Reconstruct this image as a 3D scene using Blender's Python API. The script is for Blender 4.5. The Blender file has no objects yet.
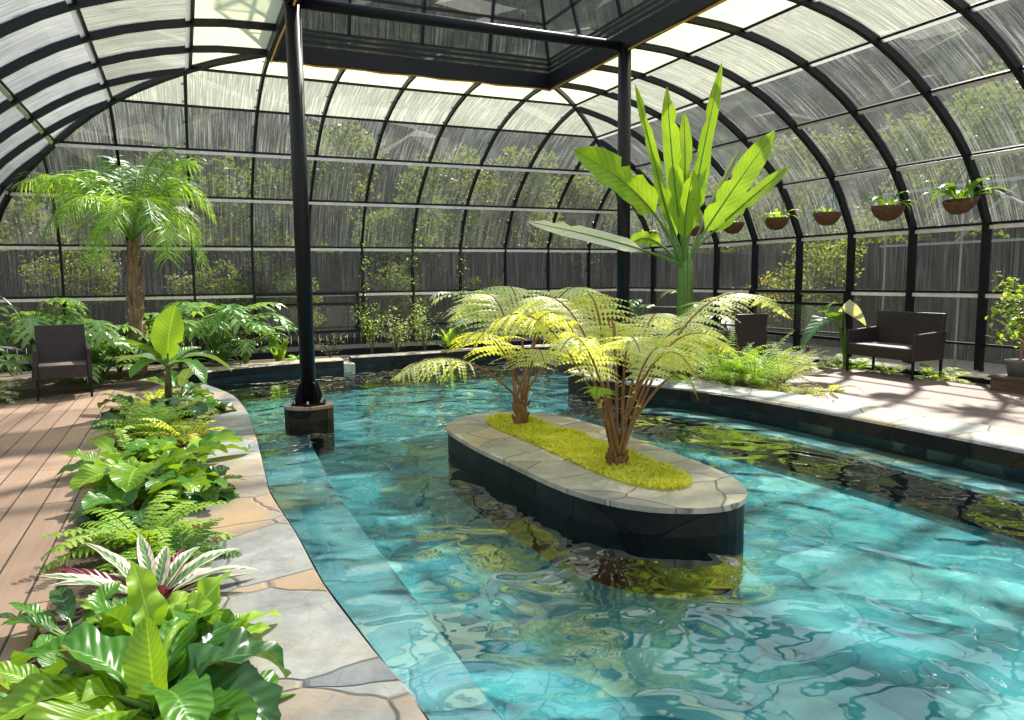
import bpy, math, random
from mathutils import Vector, Matrix
from mathutils.geometry import tessellate_polygon
R = random.Random(7)
PI = math.pi
SC = bpy.context.scene
COL = SC.collection

# ------------------------------------------------------------------ survey of the viewpoint
FPX = 739.5
pi_, ya, ro = (math.radians(a) for a in (6.29, 23.86, -0.587))
F = Vector((math.sin(ya)*math.cos(pi_), math.cos(ya)*math.cos(pi_), -math.sin(pi_)))
r_ = Vector((math.cos(ya), -math.sin(ya), 0)); u_ = r_.cross(F)
RT = r_*math.cos(ro)+u_*math.sin(ro); UP = -r_*math.sin(ro)+u_*math.cos(ro)
EYE = Vector((0, 0, 1.5))
def ray(x, y): return F + RT*((x-512)/FPX) - UP*((y-360)/FPX)
def G(x, y, z=0.0):
    d = ray(x, y); return EYE + d*((z-EYE.z)/d.z)
def D(x, y, Y):
    d = ray(x, y); return EYE + d*(Y/d.y)

# ------------------------------------------------------------------ object helpers
def tag(o, label=None, cat=None, group=None, kind=None):
    if label: o['label'] = label
    if cat: o['category'] = cat
    if group: o['group'] = group
    if kind: o['kind'] = kind
    return o
def empty(name, loc=(0, 0, 0), rz=0.0):
    o = bpy.data.objects.new(name, None); COL.objects.link(o)
    o.empty_display_size = .1
    o.location = loc; o.rotation_euler = (0, 0, rz); return o

class MB:
    def __init__(s): s.v = []; s.f = []; s.uv = []; s.m = []
    def add(s, verts, faces, uvs=None, mi=0):
        n = len(s.v); s.v += [tuple(p) for p in verts]
        for f in faces:
            s.f.append(tuple(n+i for i in f)); s.m.append(mi)
            s.uv.append([uvs[i] for i in f] if uvs else [(0, 0)]*len(f))
    def box(s, a, b, mi=0):
        (x0, y0, z0), (x1, y1, z1) = a, b
        s.hexa([(x0,y0,z0),(x1,y0,z0),(x1,y1,z0),(x0,y1,z0),(x0,y0,z1),(x1,y0,z1),(x1,y1,z1),(x0,y1,z1)], mi)
    def hexa(s, v, mi=0):
        s.add(v, [(0,3,2,1),(4,5,6,7),(0,1,5,4),(1,2,6,5),(2,3,7,6),(3,0,4,7)], None, mi)
    def bar(s, p, q, w, h, up=(0, 0, 1), mi=0):
        p = Vector(p); q = Vector(q); d = (q-p).normalized(); up = Vector(up)
        x = d.cross(up)
        if x.length < 1e-4: x = d.cross(Vector((1, 0, 0)))
        x.normalize(); y = x.cross(d).normalized()
        c = lambda o, a, b: o+x*(a*w/2)+y*(b*h/2)
        s.hexa([c(p,-1,-1),c(p,1,-1),c(q,1,-1),c(q,-1,-1),c(p,-1,1),c(p,1,1),c(q,1,1),c(q,-1,1)], mi)
    def path_bar(s, pts, w, h, side, mi=0):
        # rectangular bar along pts, 'side' is the constant width direction
        side = Vector(side).normalized(); pts = [Vector(p) for p in pts]; V = []; n = len(pts)
        for i, p in enumerate(pts):
            t = (pts[min(i+1, n-1)]-pts[max(i-1, 0)]).normalized(); nn = t.cross(side).normalized()
            for a, b in ((-1,-1),(1,-1),(1,1),(-1,1)): V.append(p+side*(a*w/2)+nn*(b*h/2))
        fs = []
        for i in range(n-1):
            for k in range(4): fs.append((i*4+k, i*4+(k+1)%4, (i+1)*4+(k+1)%4, (i+1)*4+k))
        fs += [(3,2,1,0), (n*4-4, n*4-3, n*4-2, n*4-1)]
        s.add(V, fs, None, mi)
    def tube(s, pts, rad, n=8, mi=0, cap=True):
        pts = [Vector(p) for p in pts]; V = []; U = []; m = len(pts)
        if not isinstance(rad, (list, tuple)): rad = [rad]*m
        t0 = (pts[1]-pts[0]).normalized()
        x = t0.cross(Vector((0, 0, 1)));
        if x.length < .05: x = t0.cross(Vector((1, 0, 0)))
        x.normalize()
        for i, p in enumerate(pts):
            t = (pts[min(i+1, m-1)]-pts[max(i-1, 0)]).normalized()
            x = (x - t*x.dot(t)).normalized(); y = t.cross(x)
            for k in range(n):
                a = 2*PI*k/n; V.append(p+(x*math.cos(a)+y*math.sin(a))*rad[i]); U.append((k/n, i/(m-1)))
        fs = [(i*n+k, i*n+(k+1)%n, (i+1)*n+(k+1)%n, (i+1)*n+k) for i in range(m-1) for k in range(n)]
        if cap: fs += [tuple(range(n-1, -1, -1)), tuple(range((m-1)*n, m*n))]
        s.add(V, fs, U, mi)
    def prism(s, poly, z0, z1, mi=0, msid=None, top=True, bottom=True):
        n = len(poly); V = [(p[0], p[1], z0) for p in poly]+[(p[0], p[1], z1) for p in poly]
        area = sum(poly[i][0]*poly[(i+1)%n][1]-poly[(i+1)%n][0]*poly[i][1] for i in range(n))
        tris = tessellate_polygon([[Vector((p[0], p[1], 0)) for p in poly]])
        def up(t):
            a, b, c = (poly[i] for i in t)
            return t if (b[0]-a[0])*(c[1]-a[1])-(b[1]-a[1])*(c[0]-a[0]) > 0 else t[::-1]
        tris = [up(tuple(t)) for t in tris]
        fs = []
        if top: fs += [tuple(i+n for i in t) for t in tris]
        if bottom: fs += [tuple(t[::-1]) for t in tris]
        s.add(V, fs, None, mi)
        sd = [((i, (i+1)%n, (i+1)%n+n, i+n) if area > 0 else ((i+1)%n, i, i+n, (i+1)%n+n)) for i in range(n)]
        s.add(V, sd, None, mi if msid is None else msid)
    def build(s, name, mats, parent=None, smooth=False, at=None, kind=None):
        me = bpy.data.meshes.new(name)
        off = Vector(at) if at is not None else Vector((0, 0, 0))
        me.from_pydata([tuple(Vector(p)-off) for p in s.v] if at is not None else s.v, [], s.f)
        if not isinstance(mats, (list, tuple)): mats = [mats]
        for m in mats: me.materials.append(m)
        ul = me.uv_layers.new(name='UVMap')
        flat = [c for f in s.uv for uv in f for c in uv]
        ul.data.foreach_set('uv', flat)
        me.polygons.foreach_set('material_index', s.m)
        if smooth: me.polygons.foreach_set('use_smooth', [True]*len(s.f))
        me.validate(); me.update()
        o = bpy.data.objects.new(name, me); COL.objects.link(o)
        if at is not None: o.location = off
        if parent is not None: o.parent = parent
        if kind: o['kind'] = kind
        return o
def copy_tree(o, parent=None):
    c = o.copy(); COL.objects.link(c); c.parent = parent
    for ch in list(o.children): copy_tree(ch, c)
    return c

# ------------------------------------------------------------------ materials
def newmat(name):
    m = bpy.data.materials.new(name); m.use_nodes = True; nt = m.node_tree; nt.nodes.clear()
    out = nt.nodes.new('ShaderNodeOutputMaterial'); return m, nt, out
class N:
    def __init__(s, nt): s.nt = nt
    def __call__(s, typ, **kw):
        n = s.nt.nodes.new('ShaderNode'+typ)
        for k, v in kw.items():
            if k.startswith('_'): n.inputs[k[1:].replace('_', ' ')].default_value = v
            else: setattr(n, k, v)
        return n
    def L(s, a, b): s.nt.links.new(a, b)
    def mix(s, fac, a, b, mode='MIX'):
        n = s('Mix', data_type='RGBA', blend_type=mode)
        for i, v in ((0, fac), (6, a), (7, b)):
            if hasattr(v, 'links'): s.L(v, n.inputs[i])
            else: n.inputs[i].default_value = v if i == 0 else (*v, 1)
        return n.outputs[2]
    def math(s, op, a, b=0.0, c=0.0, clamp=False):
        n = s('Math', operation=op, use_clamp=clamp)
        for i, v in enumerate((a, b, c)):
            if hasattr(v, 'links'): s.L(v, n.inputs[i])
            else: n.inputs[i].default_value = v
        return n.outputs[0]
    def ramp(s, fac, stops, interp='LINEAR'):
        n = s('ValToRGB'); n.color_ramp.interpolation = interp
        e = n.color_ramp.elements
        while len(e) < len(stops): e.new(.5)
        for k, (p, c) in zip(e, stops): k.position = p; k.color = (*c, 1) if len(c) == 3 else c
        s.L(fac, n.inputs[0]); return n.outputs[0]
def simple(name, col, rough=.5, metal=0.0, noise=.12, scale=8, bump=0.0, spec=.5):
    m, nt, out = newmat(name); n = N(nt); b = n('BsdfPrincipled', _Roughness=rough, _Metallic=metal)
    b.inputs['Specular IOR Level'].default_value = spec
    tc = n('TexCoord'); nz = n('TexNoise', _Scale=scale, _Detail=5.0); n.L(tc.outputs['Object'], nz.inputs['Vector'])
    f = n.math('MULTIPLY_ADD', nz.outputs[0], noise*3, 1-noise*1.5)
    cc = n('Combine'+'Color')
    for i in range(3): n.L(n.math('MULTIPLY', f, col[i]), cc.inputs[i])
    n.L(cc.outputs[0], b.inputs['Base Color'])
    if bump:
        bp = n('Bump', _Strength=bump, _Distance=.02); n.L(nz.outputs[0], bp.inputs['Height']); n.L(bp.outputs[0], b.inputs['Normal'])
    n.L(b.outputs[0], out.inputs[0]); return m
def leafmat(name, col, col2, trans=.45, rough=.38, veins=9, edge=None, rib=None, back=None, tcol=None):
    """leaf with midrib and side veins in UV; light shines through it"""
    m, nt, out = newmat(name); n = N(nt)
    tc = n('TexCoord'); sp = n('SeparateXYZ'); n.L(tc.outputs['UV'], sp.inputs[0])
    au = n.math('ABSOLUTE', n.math('SUBTRACT', sp.outputs[0], .5))
    w = n.math('SINE', n.math('MULTIPLY', n.math('SUBTRACT', sp.outputs[1], n.math('MULTIPLY', au, .35)), veins*6.28))
    nz = n('TexNoise', _Scale=3.5, _Detail=3.0); n.L(tc.outputs['Object'], nz.inputs['Vector'])
    f = n.math('MULTIPLY_ADD', nz.outputs[0], 1.7, -.35, clamp=True)
    c = n.mix(f, col, col2)
    vv = n.math('MULTIPLY', n.math('POWER', n.math('MULTIPLY_ADD', w, .5, .5), 3.0), .22)
    rb = rib or tuple(min(1, a*1.5+.05) for a in col2)
    c = n.mix(vv, c, rb)
    mid = n.math('LESS_THAN', au, .028)
    c = n.mix(n.math('MULTIPLY', mid, .7), c, rb)
    if edge:
        nz2 = n('TexNoise', _Scale=14.0, _Detail=2.0)
        n.L(tc.outputs['Object'], nz2.inputs['Vector'])
        e = n.math('GREATER_THAN', n.math('ADD', au, n.math('MULTIPLY', nz2.outputs[0], .35)), .43)
        c = n.mix(e, c, edge)
    if back:
        ge = n('NewGeometry'); c = n.mix(ge.outputs['Backfacing'], c, back)
    b = n('BsdfPrincipled', _Roughness=rough); n.L(c, b.inputs['Base Color'])
    bp = n('Bump', _Strength=.35, _Distance=.004); n.L(w, bp.inputs['Height']); n.L(bp.outputs[0], b.inputs['Normal'])
    t = n('BsdfTranslucent')
    tint = n.mix(1.0, c, tcol or (1.25, 1.15, .45), 'MULTIPLY'); tint = n.mix(.35, tint, tcol and tuple(x*.4 for x in tcol) or (.50, .62, .04))
    n.L(tint, t.inputs[0])
    mx = n('MixShader'); mx.inputs[0].default_value = trans
    n.L(b.outputs[0], mx.inputs[1]); n.L(t.outputs[0], mx.inputs[2]); n.L(mx.outputs[0], out.inputs[0]); return m

def slate(name, base, base2, tan, tanamt=.35, scale=1.5, rough=.55, crack=(.05, .05, .05), cw=.022, warp=.35, vert=False, bump=.4, wet=False):
    m, nt, out = newmat(name); n = N(nt)
    tc = n('TexCoord'); nz = n('TexNoise', _Scale=1.6, _Detail=3.0); n.L(tc.outputs['Object'], nz.inputs['Vector'])
    ad = n('VectorMath', operation='MULTIPLY_ADD'); n.L(nz.outputs['Color'], ad.inputs[0]); ad.inputs[1].default_value = (warp,)*3; n.L(tc.outputs['Object'], ad.inputs[2])
    mp = n('Mapping'); mp.inputs['Scale'].default_value = (scale*.8, scale*1.15, scale*1.6 if vert else .001); n.L(ad.outputs[0], mp.inputs[0])
    ve = n('TexVoronoi', feature='DISTANCE_TO_EDGE', _Scale=1.0); vc = n('TexVoronoi', feature='F1', _Scale=1.0)
    n.L(mp.outputs[0], ve.inputs['Vector']); n.L(mp.outputs[0], vc.inputs['Vector'])
    sp = n('SeparateColor'); n.L(vc.outputs['Color'], sp.inputs[0])
    c = n.mix(sp.outputs[0], base, base2)
    n2 = n('TexNoise', _Scale=4.0, _Detail=12.0, _Roughness=.72, _Distortion=.25); n.L(tc.outputs['Object'], n2.inputs['Vector'])
    c = n.mix(n.math('MULTIPLY_ADD', n2.outputs[0], 2.2, -.65, clamp=True), n.mix(1.0, c, (.55, .58, .64), 'MULTIPLY'), n.mix(1.0, c, (1.5, 1.45, 1.36), 'MULTIPLY'))
    tm = n.math('MULTIPLY', n.math('LESS_THAN', sp.outputs[1], tanamt), n.math('MULTIPLY_ADD', nz.outputs[0], 3.2, -1.1, clamp=True))
    c = n.mix(tm, c, tan)
    n4 = n('TexNoise', _Scale=2.2, _Detail=6.0, _Roughness=.65); n.L(ad.outputs[0], n4.inputs['Vector'])
    c = n.mix(n.math('MULTIPLY_ADD', n4.outputs[0], 2.6, -1.25, clamp=True), c, n.mix(.55, c, tan))
    m5 = n('Mapping'); m5.inputs['Scale'].default_value = (scale*3.1, scale*1.9, scale*3 if vert else .001); n.L(ad.outputs[0], m5.inputs[0])
    v5 = n('TexVoronoi', feature='DISTANCE_TO_EDGE', _Scale=1.0); n.L(m5.outputs[0], v5.inputs['Vector'])
    k5 = n.math('MULTIPLY', n.math('SUBTRACT', 1.0, n.math('DIVIDE', v5.outputs[0], .02), clamp=True), n.math('MULTIPLY_ADD', n4.outputs[0], -4.0, 2.1, clamp=True))
    c = n.mix(n.math('MULTIPLY', k5, .55), c, crack)
    ck = n.math('SUBTRACT', 1.0, n.math('DIVIDE', ve.outputs[0], cw), clamp=True)
    c = n.mix(n.math('MULTIPLY', ck, .7), c, crack)
    b = n('BsdfPrincipled', _Roughness=rough); b.inputs['Specular IOR Level'].default_value = .15 if vert else .4; n.L(c, b.inputs['Base Color'])
    h = n.math('ADD', n.math('MULTIPLY', n2.outputs[0], .35), n.math('MINIMUM', n.math('MULTIPLY', ve.outputs[0], 18.0), .35))
    bp = n('Bump', _Strength=bump, _Distance=.03); n.L(h, bp.inputs['Height']); n.L(bp.outputs[0], b.inputs['Normal'])
    n.L(b.outputs[0], out.inputs[0]); return m

def deckmat(name, c1, c2, gap, bw, rough=.6):
    m, nt, out = newmat(name); n = N(nt)
    tc = n('TexCoord'); mp = n('Mapping'); mp.inputs['Rotation'].default_value = (0, 0, PI/2); n.L(tc.outputs['Object'], mp.inputs[0])
    br = n('TexBrick', offset=.37, _Scale=1.0, _Mortar_Size=.006, _Bias=0.0); br.inputs['Brick Width'].default_value = 2.9; br.inputs['Row Height'].default_value = bw
    br.inputs['Color1'].default_value = (0, 0, 0, 1); br.inputs['Color2'].default_value = (1, 1, 1, 1); br.inputs['Mortar'].default_value = (.5, .5, .5, 1)
    n.L(mp.outputs[0], br.inputs['Vector'])
    m2 = n('Mapping'); m2.inputs['Scale'].default_value = (45, 1.2, 1); n.L(tc.outputs['Object'], m2.inputs[0])
    nz = n('TexNoise', _Scale=1.0, _Detail=6.0, _Roughness=.65); n.L(m2.outputs[0], nz.inputs['Vector'])
    n3 = n('TexNoise', _Scale=1.3, _Detail=4.0); n.L(tc.outputs['Object'], n3.inputs['Vector'])
    f = n.math('ADD', n.math('MULTIPLY', br.outputs['Color'], .35), n.math('MULTIPLY_ADD', nz.outputs[0], 1.0, -.15), clamp=True)
    c = n.mix(f, c1, c2)
    c = n.mix(n.math('MULTIPLY_ADD', n3.outputs[0], 1.6, -.4, clamp=True), n.mix(1.0, c, (.78, .76, .76), 'MULTIPLY'), c)
    c = n.mix(br.outputs['Fac'], c, gap)
    b = n('BsdfPrincipled', _Roughness=rough); n.L(c, b.inputs['Base Color'])
    bp = n('Bump', _Strength=.5, _Distance=.01); n.L(n.math('SUBTRACT', 1.0, br.outputs['Fac']), bp.inputs['Height']); n.L(bp.outputs[0], b.inputs['Normal'])
    n.L(b.outputs[0], out.inputs[0]); return m

def panemat(name, base, streak, col=(.80, .82, .80), tcol=(.93, .95, .93), cream=False):
    """grimy greenhouse sheet; UV u runs along the bay in metres, v along the slope in metres"""
    m, nt, out = newmat(name); n = N(nt)
    tc = n('TexCoord'); mp = n('Mapping'); mp.inputs['Scale'].default_value = (52, .9, 1); n.L(tc.outputs['UV'], mp.inputs[0])
    nz = n('TexNoise', _Scale=1.0, _Detail=5.0, _Roughness=.72, _Distortion=.4); n.L(mp.outputs[0], nz.inputs['Vector'])
    m2 = n('Mapping'); m2.inputs['Scale'].default_value = (1.5, .9, 1); n.L(tc.outputs['UV'], m2.inputs[0])
    n2 = n('TexNoise', _Scale=1.0, _Detail=3.0); n.L(m2.outputs[0], n2.inputs['Vector'])
    n3 = n('TexNoise', _Scale=60.0, _Detail=2.0); n.L(tc.outputs['UV'], n3.inputs['Vector'])
    s = n.math('POWER', n.math('MULTIPLY_ADD', nz.outputs[0], 4.2, -1.85, clamp=True), 1.4)
    s = n.math('MULTIPLY', s, n.math('MULTIPLY_ADD', n2.outputs[0], 2.2, -.35, clamp=True))
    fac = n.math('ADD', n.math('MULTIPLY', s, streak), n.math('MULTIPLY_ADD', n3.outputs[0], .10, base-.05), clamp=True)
    tr = n('BsdfTransparent'); tr.inputs[0].default_value = (*tcol, 1)
    gl = n('BsdfGlossy', _Roughness=.08); gl.inputs[0].default_value = (.8, .85, .9, 1)
    fr = n('Fresnel', _IOR=1.45); mg = n('MixShader'); n.L(n.math('MULTIPLY', fr.outputs[0], .15), mg.inputs[0]); n.L(tr.outputs[0], mg.inputs[1]); n.L(gl.outputs[0], mg.inputs[2])
    df = n('BsdfDiffuse'); df.inputs[0].default_value = (*col, 1); tl = n('BsdfTranslucent'); tl.inputs[0].default_value = (*col, 1)
    md = n('MixShader'); md.inputs[0].default_value = .72; n.L(df.outputs[0], md.inputs[1]); n.L(tl.outputs[0], md.inputs[2])
    mx = n('MixShader'); n.L(fac, mx.inputs[0]); n.L(mg.outputs[0], mx.inputs[1]); n.L(md.outputs[0], mx.inputs[2]); n.L(mx.outputs[0], out.inputs[0]); return m

def wickermat():
    m, nt, out = newmat('dark brown wicker weave'); n = N(nt)
    tc = n('TexCoord'); ge = n('NewGeometry')
    sp = n('SeparateXYZ'); n.L(tc.outputs['Object'], sp.inputs[0])
    hx = n.math('ADD', sp.outputs[0], sp.outputs[1])
    cb = n('CombineXYZ'); n.L(hx, cb.inputs[0]); n.L(sp.outputs[2], cb.inputs[1])
    br = n('TexBrick', offset=.5, _Scale=1.0, _Mortar_Size=.0025, _Bias=0.0); br.inputs['Brick Width'].default_value = .05; br.inputs['Row Height'].default_value = .013
    br.inputs['Color1'].default_value = (.030, .018, .018, 1); br.inputs['Color2'].default_value = (.060, .036, .034, 1); br.inputs['Mortar'].default_value = (.008, .005, .005, 1)
    n.L(cb.outputs[0], br.inputs['Vector'])
    b = n('BsdfPrincipled', _Roughness=.42); n.L(br.outputs['Color'], b.inputs['Base Color'])
    bp = n('Bump', _Strength=.7, _Distance=.004); n.L(n.math('SUBTRACT', 1.0, br.outputs['Fac']), bp.inputs['Height']); n.L(bp.outputs[0], b.inputs['Normal'])
    n.L(b.outputs[0], out.inputs[0]); return m

def watermat():
    m, nt, out = newmat('rippled pool water'); n = N(nt)
    tc = n('TexCoord')
    mp = n('Mapping'); mp.inputs['Scale'].default_value = (1.0, 1.0, 1.0); n.L(tc.outputs['Object'], mp.inputs[0])
    a = n('TexNoise', _Scale=2.1, _Detail=1.0, _Roughness=.4, _Distortion=.7); n.L(mp.outputs[0], a.inputs['Vector'])
    b = n('TexNoise', _Scale=9.0, _Detail=1.0, _Roughness=.4); n.L(mp.outputs[0], b.inputs['Vector'])
    h = n.math('ADD', a.outputs[0], n.math('MULTIPLY', b.outputs[0], .05))
    bp = n('Bump', _Strength=1.0, _Distance=.030); n.L(h, bp.inputs['Height'])
    fr = n('Fresnel', _IOR=1.38); n.L(bp.outputs[0], fr.inputs['Normal'])
    tr = n('BsdfTransparent'); tr.inputs[0].default_value = (.74, .97, .97, 1)
    gl = n('BsdfGlossy', _Roughness=.015); gl.inputs[0].default_value = (1, 1, 1, 1); n.L(bp.outputs[0], gl.inputs['Normal'])
    mx = n('MixShader'); n.L(n.math('MULTIPLY', fr.outputs[0], 1.8, clamp=True), mx.inputs[0]); n.L(tr.outputs[0], mx.inputs[1]); n.L(gl.outputs[0], mx.inputs[2]); n.L(mx.outputs[0], out.inputs[0]); return m

def floormat():
    """turquoise stained crazy paving on the pool floor, with rippled light"""
    m, nt, out = newmat('water-tinted stone pool floor'); n = N(nt)
    tc = n('TexCoord'); nz = n('TexNoise', _Scale=1.8, _Detail=2.0, _Distortion=.8); n.L(tc.outputs['Object'], nz.inputs['Vector'])
    ad = n('VectorMath', operation='MULTIPLY_ADD'); n.L(nz.outputs['Color'], ad.inputs[0]); ad.inputs[1].default_value = (.45, .45, 0); n.L(tc.outputs['Object'], ad.inputs[2])
    mp = n('Mapping'); mp.inputs['Scale'].default_value = (1.7, 1.5, .001); n.L(ad.outputs[0], mp.inputs[0])
    ve = n('TexVoronoi', feature='DISTANCE_TO_EDGE'); ve.inputs['Scale'].default_value = 1; vc = n('TexVoronoi'); vc.inputs['Scale'].default_value = 1
    n.L(mp.outputs[0], ve.inputs['Vector']); n.L(mp.outputs[0], vc.inputs['Vector'])
    sp = n('SeparateColor'); n.L(vc.outputs['Color'], sp.inputs[0])
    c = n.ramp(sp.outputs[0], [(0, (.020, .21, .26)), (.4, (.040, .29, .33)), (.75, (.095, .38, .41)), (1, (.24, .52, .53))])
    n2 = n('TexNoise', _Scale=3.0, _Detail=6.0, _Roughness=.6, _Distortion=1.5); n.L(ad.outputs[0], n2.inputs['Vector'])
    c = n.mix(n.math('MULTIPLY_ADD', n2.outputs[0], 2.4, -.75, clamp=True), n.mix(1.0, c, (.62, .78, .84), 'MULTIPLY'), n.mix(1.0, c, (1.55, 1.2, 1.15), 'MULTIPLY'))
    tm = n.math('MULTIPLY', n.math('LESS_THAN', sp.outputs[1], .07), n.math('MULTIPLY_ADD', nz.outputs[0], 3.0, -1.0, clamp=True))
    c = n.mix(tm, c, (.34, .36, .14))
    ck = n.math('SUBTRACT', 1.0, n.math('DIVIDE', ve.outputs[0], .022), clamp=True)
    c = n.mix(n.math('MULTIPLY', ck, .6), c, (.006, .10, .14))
    b = n('BsdfPrincipled', _Roughness=.8); n.L(c, b.inputs['Base Color']); n.L(b.outputs[0], out.inputs[0]); return m

def barkmat(name, c1, c2, sx=30, sz=5):
    m, nt, out = newmat(name); n = N(nt); tc = n('TexCoord'); mp = n('Mapping'); mp.inputs['Scale'].default_value = (sx, sx, sz); n.L(tc.outputs['Object'], mp.inputs[0])
    nz = n('TexNoise', _Scale=1.0, _Detail=6.0, _Roughness=.7); n.L(mp.outputs[0], nz.inputs['Vector'])
    c = n.mix(n.math('MULTIPLY_ADD', nz.outputs[0], 2.4, -.7, clamp=True), c1, c2)
    b = n('BsdfPrincipled', _Roughness=.85); n.L(c, b.inputs['Base Color'])
    bp = n('Bump', _Strength=.8, _Distance=.02); n.L(nz.outputs[0], bp.inputs['Height']); n.L(bp.outputs[0], b.inputs['Normal'])
    n.L(b.outputs[0], out.inputs[0]); return m

def hillmat():
    m, nt, out = newmat('dark wooded hillside'); n = N(nt); tc = n('TexCoord')
    nz = n('TexNoise', _Scale=.9, _Detail=10.0, _Roughness=.75); n.L(tc.outputs['Object'], nz.inputs['Vector'])
    n2 = n('TexNoise', _Scale=.22, _Detail=2.0); n.L(tc.outputs['Object'], n2.inputs['Vector'])
    c = n.ramp(nz.outputs[0], [(.38, (.002, .004, .002)), (.52, (.012, .020, .007)), (.60, (.05, .065, .02)), (.70, (.20, .18, .10))])
    c = n.mix(n.math('MULTIPLY_ADD', n2.outputs[0], 3, -1.2, clamp=True), n.mix(1.0, c, (1.0, .75, .55), 'MULTIPLY'), c)
    b = n('BsdfPrincipled', _Roughness=.95); n.L(c, b.inputs['Base Color'])
    n.L(b.outputs[0], out.inputs[0]); return m

M = {}
M['steel'] = simple('black painted steel', (.005, .0055, .009), .45, 0, .2, 20, spec=.25)
M['alu'] = simple('pale weathered aluminium strip', (.80, .70, .72), .45, 0, .25, 12)
M['wood_strip'] = simple('varnished timber edging', (.85, .42, .10), .5, 0, .2, 15)
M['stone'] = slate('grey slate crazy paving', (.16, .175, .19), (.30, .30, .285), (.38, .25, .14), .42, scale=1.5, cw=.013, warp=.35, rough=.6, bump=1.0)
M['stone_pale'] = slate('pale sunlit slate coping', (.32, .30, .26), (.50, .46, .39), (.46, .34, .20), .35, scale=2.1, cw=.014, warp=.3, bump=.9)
M['stone_dark'] = slate('shade-dark slate facing', (.006, .008, .010), (.018, .021, .024), (.035, .026, .012), .25, scale=1.7, vert=True, rough=.5, crack=(.002, .002, .003))  # shade on the upright faces is put into this near-black slate
M['stone_wet'] = slate('submerged slate ledge', (.10, .24, .29), (.20, .38, .43), (.36, .26, .13), .14, scale=1.6, crack=(.02, .06, .07), cw=.012, warp=.35)
M['stone_sub'] = slate('submerged slate side', (.008, .02, .028), (.015, .04, .05), (.06, .10, .08), .2, scale=2.2, vert=True, crack=(.005, .01, .012))  # shade on the ledge drop face is put into this dark tone
M['floor'] = floormat()
M['water'] = watermat()
M['deck_l'] = deckmat('weathered brown deck boards', (.22, .135, .09), (.42, .285, .20), (.035, .02, .014), .19)
M['deck_r'] = deckmat('pinkish brown deck boards', (.185, .115, .10), (.29, .20, .175), (.11, .06, .05), .10)
M['soil'] = simple('dark bark mulch soil', (.055, .036, .024), .95, 0, .5, 22, .8)
M['backsoil'] = simple('mixed mulch', (.13, .10, .07), .95, 0, .6, 3, .8)
M['lightsoil'] = simple('dry pale mulch', (.30, .24, .17), .95, 0, .5, 16, .8)
M['moss'] = simple('yellow green moss', (.50, .52, .045), .95, 0, .35, 14, .8)
M['wicker'] = wickermat()
M['lit_seat_top'] = simple('lit woven seat top', (.17, .12, .12), .6, 0, .25, 60, .3)  # wicker seat top; the light falling on it is in this paler colour
M['coir'] = barkmat('coir basket lining', (.07, .028, .015), (.17, .075, .040), 20, 20)
M['terracotta'] = simple('grey planter pot', (.12, .13, .12), .7, 0, .2, 12)
M['planter'] = barkmat('brown planter timber', (.06, .035, .025), (.13, .08, .06), 3, 14)
M['palm_bark'] = barkmat('shaggy palm bark', (.10, .05, .03), (.42, .25, .17), 30, 2.5)
M['fern_stalk'] = barkmat('rusty fern stalk', (.13, .055, .018), (.34, .17, .05), 40, 8)
M['green_stalk'] = simple('green stalk', (.10, .20, .03), .4, 0, .2, 10)
M['purple_stalk'] = barkmat('mottled stalk', (.05, .03, .02), (.22, .20, .06), 10, 5)
M['fence'] = barkmat('weathered dark fence board', (.010, .010, .010), (.048, .045, .042), 9, .8)
M['hill'] = hillmat()
M['bark'] = barkmat('tree bark', (.06, .045, .03), (.18, .14, .10), 12, 3)
# leaves
M['lime'] = leafmat('lime banana leaf', (.13, .34, .010), (.34, .52, .035), .45, .34, 14)
M['mid'] = leafmat('fresh green leaf', (.03, .15, .010), (.10, .28, .02), .35, .34, 12)
M['deep'] = leafmat('deep green glossy leaf', (.010, .055, .012), (.03, .12, .025), .2, .24, 8)
M['blue'] = leafmat('grey green upper leaf', (.08, .16, .08), (.25, .36, .20), .25, .3, 10)
M['fern'] = leafmat('tree fern frond', (.58, .62, .15), (.92, .92, .52), .5, .4, 3)
M['fern_y'] = leafmat('yellow fern frond', (.60, .62, .06), (.88, .86, .22), .5, .45, 3)
M['fern_g'] = leafmat('bright green fern', (.18, .42, .02), (.42, .60, .06), .45, .45, 3)
M['fern_p'] = leafmat('pale fern', (.42, .52, .20), (.78, .80, .52), .4, .5, 3)
M['palm'] = leafmat('palm leaflet', (.12, .34, .02), (.38, .58, .07), .45, .4, 2)
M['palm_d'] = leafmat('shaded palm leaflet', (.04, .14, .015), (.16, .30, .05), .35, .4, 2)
M['philo'] = leafmat('split philodendron leaf', (.07, .24, .035), (.34, .50, .18), .35, .22, 5)
M['white'] = leafmat('pale and sunlit-white leaf', (.75, .78, .62), (.92, .93, .82), .3, .4, 12)  # near-white has the sunlight on the leaf painted in; also used for pale leaves
M['grey'] = leafmat('dry grey leaf', (.22, .22, .18), (.42, .42, .34), .3, .6, 6)
M['croton'] = leafmat('pink edged green leaf', (.03, .11, .03), (.16, .28, .10), .2, .35, 9, edge=(.72, .60, .50), back=(.16, .01, .03))
M['crimson'] = leafmat('crimson leaf', (.11, .008, .02), (.26, .02, .05), .3, .35, 9, tcol=(.8, .1, .15))
M['ficus'] = leafmat('ficus leaf', (.20, .40, .03), (.48, .64, .08), .5, .3, 1)
M['orange'] = leafmat('orange leaf', (.50, .18, .02), (.70, .42, .04), .5, .5, 1)
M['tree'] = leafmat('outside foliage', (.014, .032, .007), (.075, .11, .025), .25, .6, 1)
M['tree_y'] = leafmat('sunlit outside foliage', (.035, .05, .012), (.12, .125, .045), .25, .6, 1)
M['tree_l'] = leafmat('lit shrub leaf', (.16, .22, .03), (.40, .44, .10), .35, .6, 1)
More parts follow.
